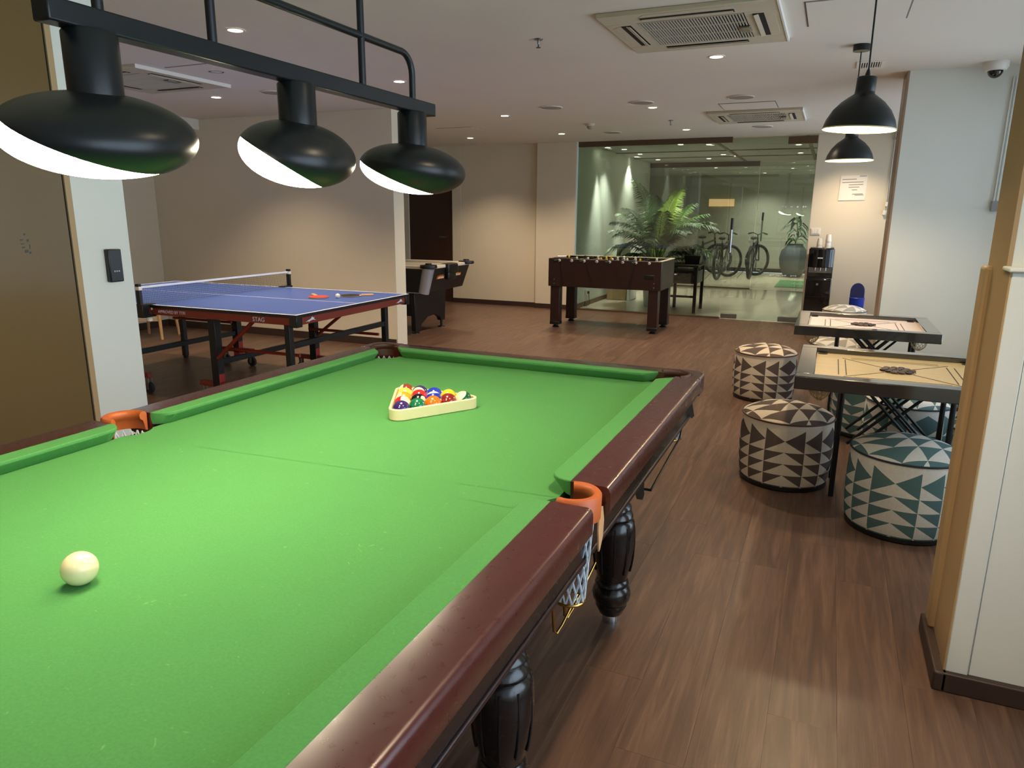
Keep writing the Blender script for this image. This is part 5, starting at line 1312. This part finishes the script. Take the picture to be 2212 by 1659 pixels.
def bicycle():
    t = thing('bicycle', 'dark bicycle parked in the porch, left of the two in full view', 'bicycle', (0, 0, 0), 0, 'bicycles parked in the porch')
    R = 0.34; wb = 1.05
    def wheel(parent, c, axis):
        ax = Vector(axis).normalized(); a = Vector((0, 0, 1)); b = ax.cross(a); c = Vector(c)
        w = MB().tube([c + (a * math.cos(q) + b * math.sin(q)) * R for q in [2 * PI * i / 36 for i in range(36)]], 0.034, 8, closed=True).build('tyre', 'tyre', parent, smooth=60)
        MB().tube([c + (a * math.cos(q) + b * math.sin(q)) * (R - 0.03) for q in [2 * PI * i / 36 for i in range(36)]], 0.009, 6, closed=True).build('rim', 'steel', w, smooth=60)
        m = MB()
        for i in range(16):
            q = 2 * PI * i / 16; m.tube([c + ax * (0.02 if i % 2 else -0.02), c + (a * math.cos(q) + b * math.sin(q)) * (R - 0.03)], 0.0022, 4)
        m.cyl(c - ax * 0.04, c + ax * 0.04, 0.02, n=10); m.build('spokes', 'steel', w)
    wheel(t, (0, 0, R + 0.026), (0, 1, 0))
    st = Vector((wb, 0, R + 0.026)); yaw = math.radians(-38); axf = (-math.sin(yaw) * 1, math.cos(yaw), 0)
    wheel(t, st, axf)
    bb = Vector((0.42, 0, 0.30)); seat = Vector((0.28, 0, 0.80)); head = Vector((0.86, 0, 0.82)); hb = Vector((0.90, 0, 0.68)); rear = Vector((0, 0, R + 0.026))
    m = MB().tube([bb, seat], 0.021, 8).tube([seat + (bb - seat) * 0.12, head], 0.024, 8).tube([bb, hb], 0.028, 8).tube([head + Vector((-0.02, 0, 0.06)), hb + Vector((0.02, 0, -0.04))], 0.022, 8)
    for s in (1, -1):
        m.tube([bb + Vector((0, s * 0.02, 0)), rear + Vector((0, s * 0.05, 0))], 0.010, 6).tube([seat + Vector((0.02, s * 0.015, -0.06)), rear + Vector((0, s * 0.05, 0))], 0.009, 6)
    m.build('frame', 'bike_frame', t, smooth=60)
    fm = MB(); av = Vector(axf).normalized()
    for s in (1, -1): fm.tube([hb + av * (s * 0.05), st + av * (s * 0.05)], 0.013, 6)
    fm.tube([hb + av * 0.05, hb, hb - av * 0.05], 0.015, 6); fm.build('fork', 'bike_frame', t, smooth=60)
    ht = head + Vector((-0.03, 0, 0.14))
    MB().tube([head, ht], 0.014, 8).tube([ht - av * 0.30 + Vector((-0.05, 0.0, 0.02)), ht - av * 0.16 + Vector((0, 0, 0.05)), ht, ht + av * 0.16 + Vector((0, 0, 0.05)), ht + av * 0.30 + Vector((-0.05, 0, 0.02))], 0.012, 8).build('handlebar', 'bike_frame', t, smooth=60)
    for s in (1, -1): MB().tube([ht + av * (s * 0.30) + Vector((-0.05, 0, 0.02)), ht + av * (s * 0.20) + Vector((-0.015, 0, 0.04))], 0.018, 8).build('grip', 'dark_rubber', t, smooth=60)
    MB().sphere((0.24, 0, 0.90), (0.14, 0.075, 0.035), 16, 10).build('saddle', 'dark_rubber', t, smooth=180)
    MB().tube([seat, (0.25, 0, 0.88)], 0.013, 8).build('seat_post', 'steel', t, smooth=60)
    MB().cyl(bb + Vector((0, -0.06, 0)), bb + Vector((0, -0.065, 0)), 0.085, n=24).build('chainring', 'steel', t)
    MB().tube([bb + Vector((0, -0.07, 0)), bb + Vector((0.10, -0.08, -0.13)), bb + Vector((0.10, -0.16, -0.13))], 0.012, 6).tube([bb + Vector((0, 0.07, 0)), bb + Vector((-0.10, 0.08, 0.13)), bb + Vector((-0.10, 0.16, 0.13))], 0.012, 6).build('crank', 'steel', t, smooth=60)
    MB().tube([(0.05, 0.02, 0.30), (0.0, 0.26, 0.006)], 0.007, 6).build('kickstand', 'steel', t, smooth=60)
    return t
bk = bicycle(); bk.location = (-2.24, 16.35, 0); bk.rotation_euler = (0, 0, math.radians(84))
copy_tree(bk, (-1.62, 17.0, 0), math.radians(87), 'dark bicycle parked in the porch, right of the two in full view')
copy_tree(bk, (-2.85, 17.1, 0), math.radians(70), 'dark bicycle parked in the porch, half hidden behind the dark desk')
def desk():
    t = thing('console_desk', 'dark wooden desk with shelf behind the lobby glass', 'desk', (-1.93, 10.62, 0))
    B('desk_top', 'dark_red_wood', (-0.22, 0.24, -0.2, 0.45, 0.66, 0.69), t, bevel=0.004)
    B('shelf_box', 'dark_red_wood', (-0.20, 0.22, -0.17, 0.42, 0.42, 0.60), t, bevel=0.004)
    B('drawer_front', 'black_wood', (-0.18, 0.20, -0.178, -0.168, 0.45, 0.58), t, bevel=0.003)
    for sx in (-0.19, 0.21):
        for sy in (-0.17, 0.42): B('leg', 'dark_red_wood', (sx - 0.022, sx + 0.022, sy - 0.022, sy + 0.022, 0, 0.66), t, bevel=0.003)
    B('stretcher', 'dark_red_wood', (-0.19, 0.21, -0.185, -0.155, 0.22, 0.25), t)
desk()
t = thing('planter_box', 'black planter box with small plant on the dark desk', 'planter', (-1.82, 10.72, 0.69))
MB().add([(-0.10, -0.08, 0), (0.10, -0.08, 0), (0.10, 0.08, 0), (-0.10, 0.08, 0), (-0.12, -0.10, 0.12), (0.12, -0.10, 0.12), (0.12, 0.10, 0.12), (-0.12, 0.10, 0.12)], [(3, 2, 1, 0), (0, 1, 5, 4), (1, 2, 6, 5), (2, 3, 7, 6), (3, 0, 4, 7), (4, 5, 6, 7)]).build('box', 'black_plastic', t, bevel=0.004)
r = random.Random(3)
for k in range(12):
    a = r.uniform(0, 6.28); u = Vector((math.cos(a), math.sin(a), 0)); s = Vector((-math.sin(a), math.cos(a), 0)); L = r.uniform(0.12, 0.22)
    MB().add([(0, 0, 0.12), u * L * 0.5 - s * 0.02 + Vector((0, 0, 0.25)), u * L * 0.5 + s * 0.02 + Vector((0, 0, 0.25)), u * L + Vector((0, 0, 0.22)), u * L * 0.5 + Vector((0, 0, 0.24))], [(0, 1, 4), (0, 4, 2), (1, 3, 4), (4, 3, 2)]).build('leaf', 'palm_dark', t, fix=False)
MB().sphere((0.02, 0, 0.17), (0.03, 0.03, 0.05), 12, 8).build('white_flower', 'white_plastic', t, smooth=180)
t = thing('boxy_seat', 'tan boxy chair with greenish grey back behind the lobby glass', 'chair', (-3.15, 11.75, 0))
B('seat_block', 'chair_tan', (-0.2, 0.14, -0.2, 0.22, 0.0, 0.40), t, bevel=0.01); B('side_panel', 'pot_white', (0.14, 0.2, -0.2, 0.22, 0.0, 0.40), t, bevel=0.008)
MB().prism([(-0.18, 0.40), (0.14, 0.40), (0.06, 0.86), (0.02, 0.88), (-0.12, 0.88), (-0.15, 0.85)], 0.10, 0.15, frame((1, 0, 0), (0, 0, 1), (0, 0.3, 0))).build('backrest', 'chair_grey', t, bevel=0.01)
o = B('green_mat', 'mat_green', (-0.95, -0.42, 15.2, 16.9, 0.0, 0.012), bevel=0.003); tag(o, 'green mat lying before the grey floor vase', 'mat')
t = thing('wall_socket', 'white wall socket with black plug and cable on the lobby wall', 'socket', (-3.41, 10.62, 0.2))
B('plate', 'white_plastic', (0.0, 0.010, -0.07, 0.07, -0.04, 0.045), t, bevel=0.003); B('plug', 'black_plastic', (0.010, 0.04, 0.02, 0.05, -0.02, 0.02), t, bevel=0.004)
MB().tube([(0.03, 0.035, -0.02), (0.035, 0.05, -0.10), (0.03, 0.10, -0.18), (0.05, -0.15, -0.19), (0.05, -0.2, -0.12), (0.05, -0.24, -0.19)], 0.006, 6).build('cable', 'black_plastic', t, smooth=60)
# pale printed band of marks on the glass doors
def marks(parent, x0, x1, y, z, n, h, seed):
    r = random.Random(seed); m = MB(); x = x0
    while x < x1:
        w = r.uniform(0.012, 0.03); m.box(x, min(x + w, x1), y - 0.0012, y, z - h * r.uniform(0.3, 0.5), z + h * r.uniform(0.3, 0.5)); x += w + r.choice((0.008, 0.008, 0.02, 0.05))
    m.build('printed_band', 'white_line', parent)
marks(d2, -0.62, -0.33, Y1 + 0.013, 1.50, 12, 0.022, 1); marks(d2, -0.70, -0.36, Y1 + 0.013, 0.62, 14, 0.02, 2)
marks(w1, -2.16, -1.92, Y1 + 0.013, 0.58, 10, 0.02, 3)
t = thing('far_sign', 'small warm lit sign panel beyond the second glass', 'sign', (-2.75, 19.15, 0))
B('panel', 'far_lamp_glow', (-0.20, 0.42, 0, 0.03, 1.62, 1.80), t)
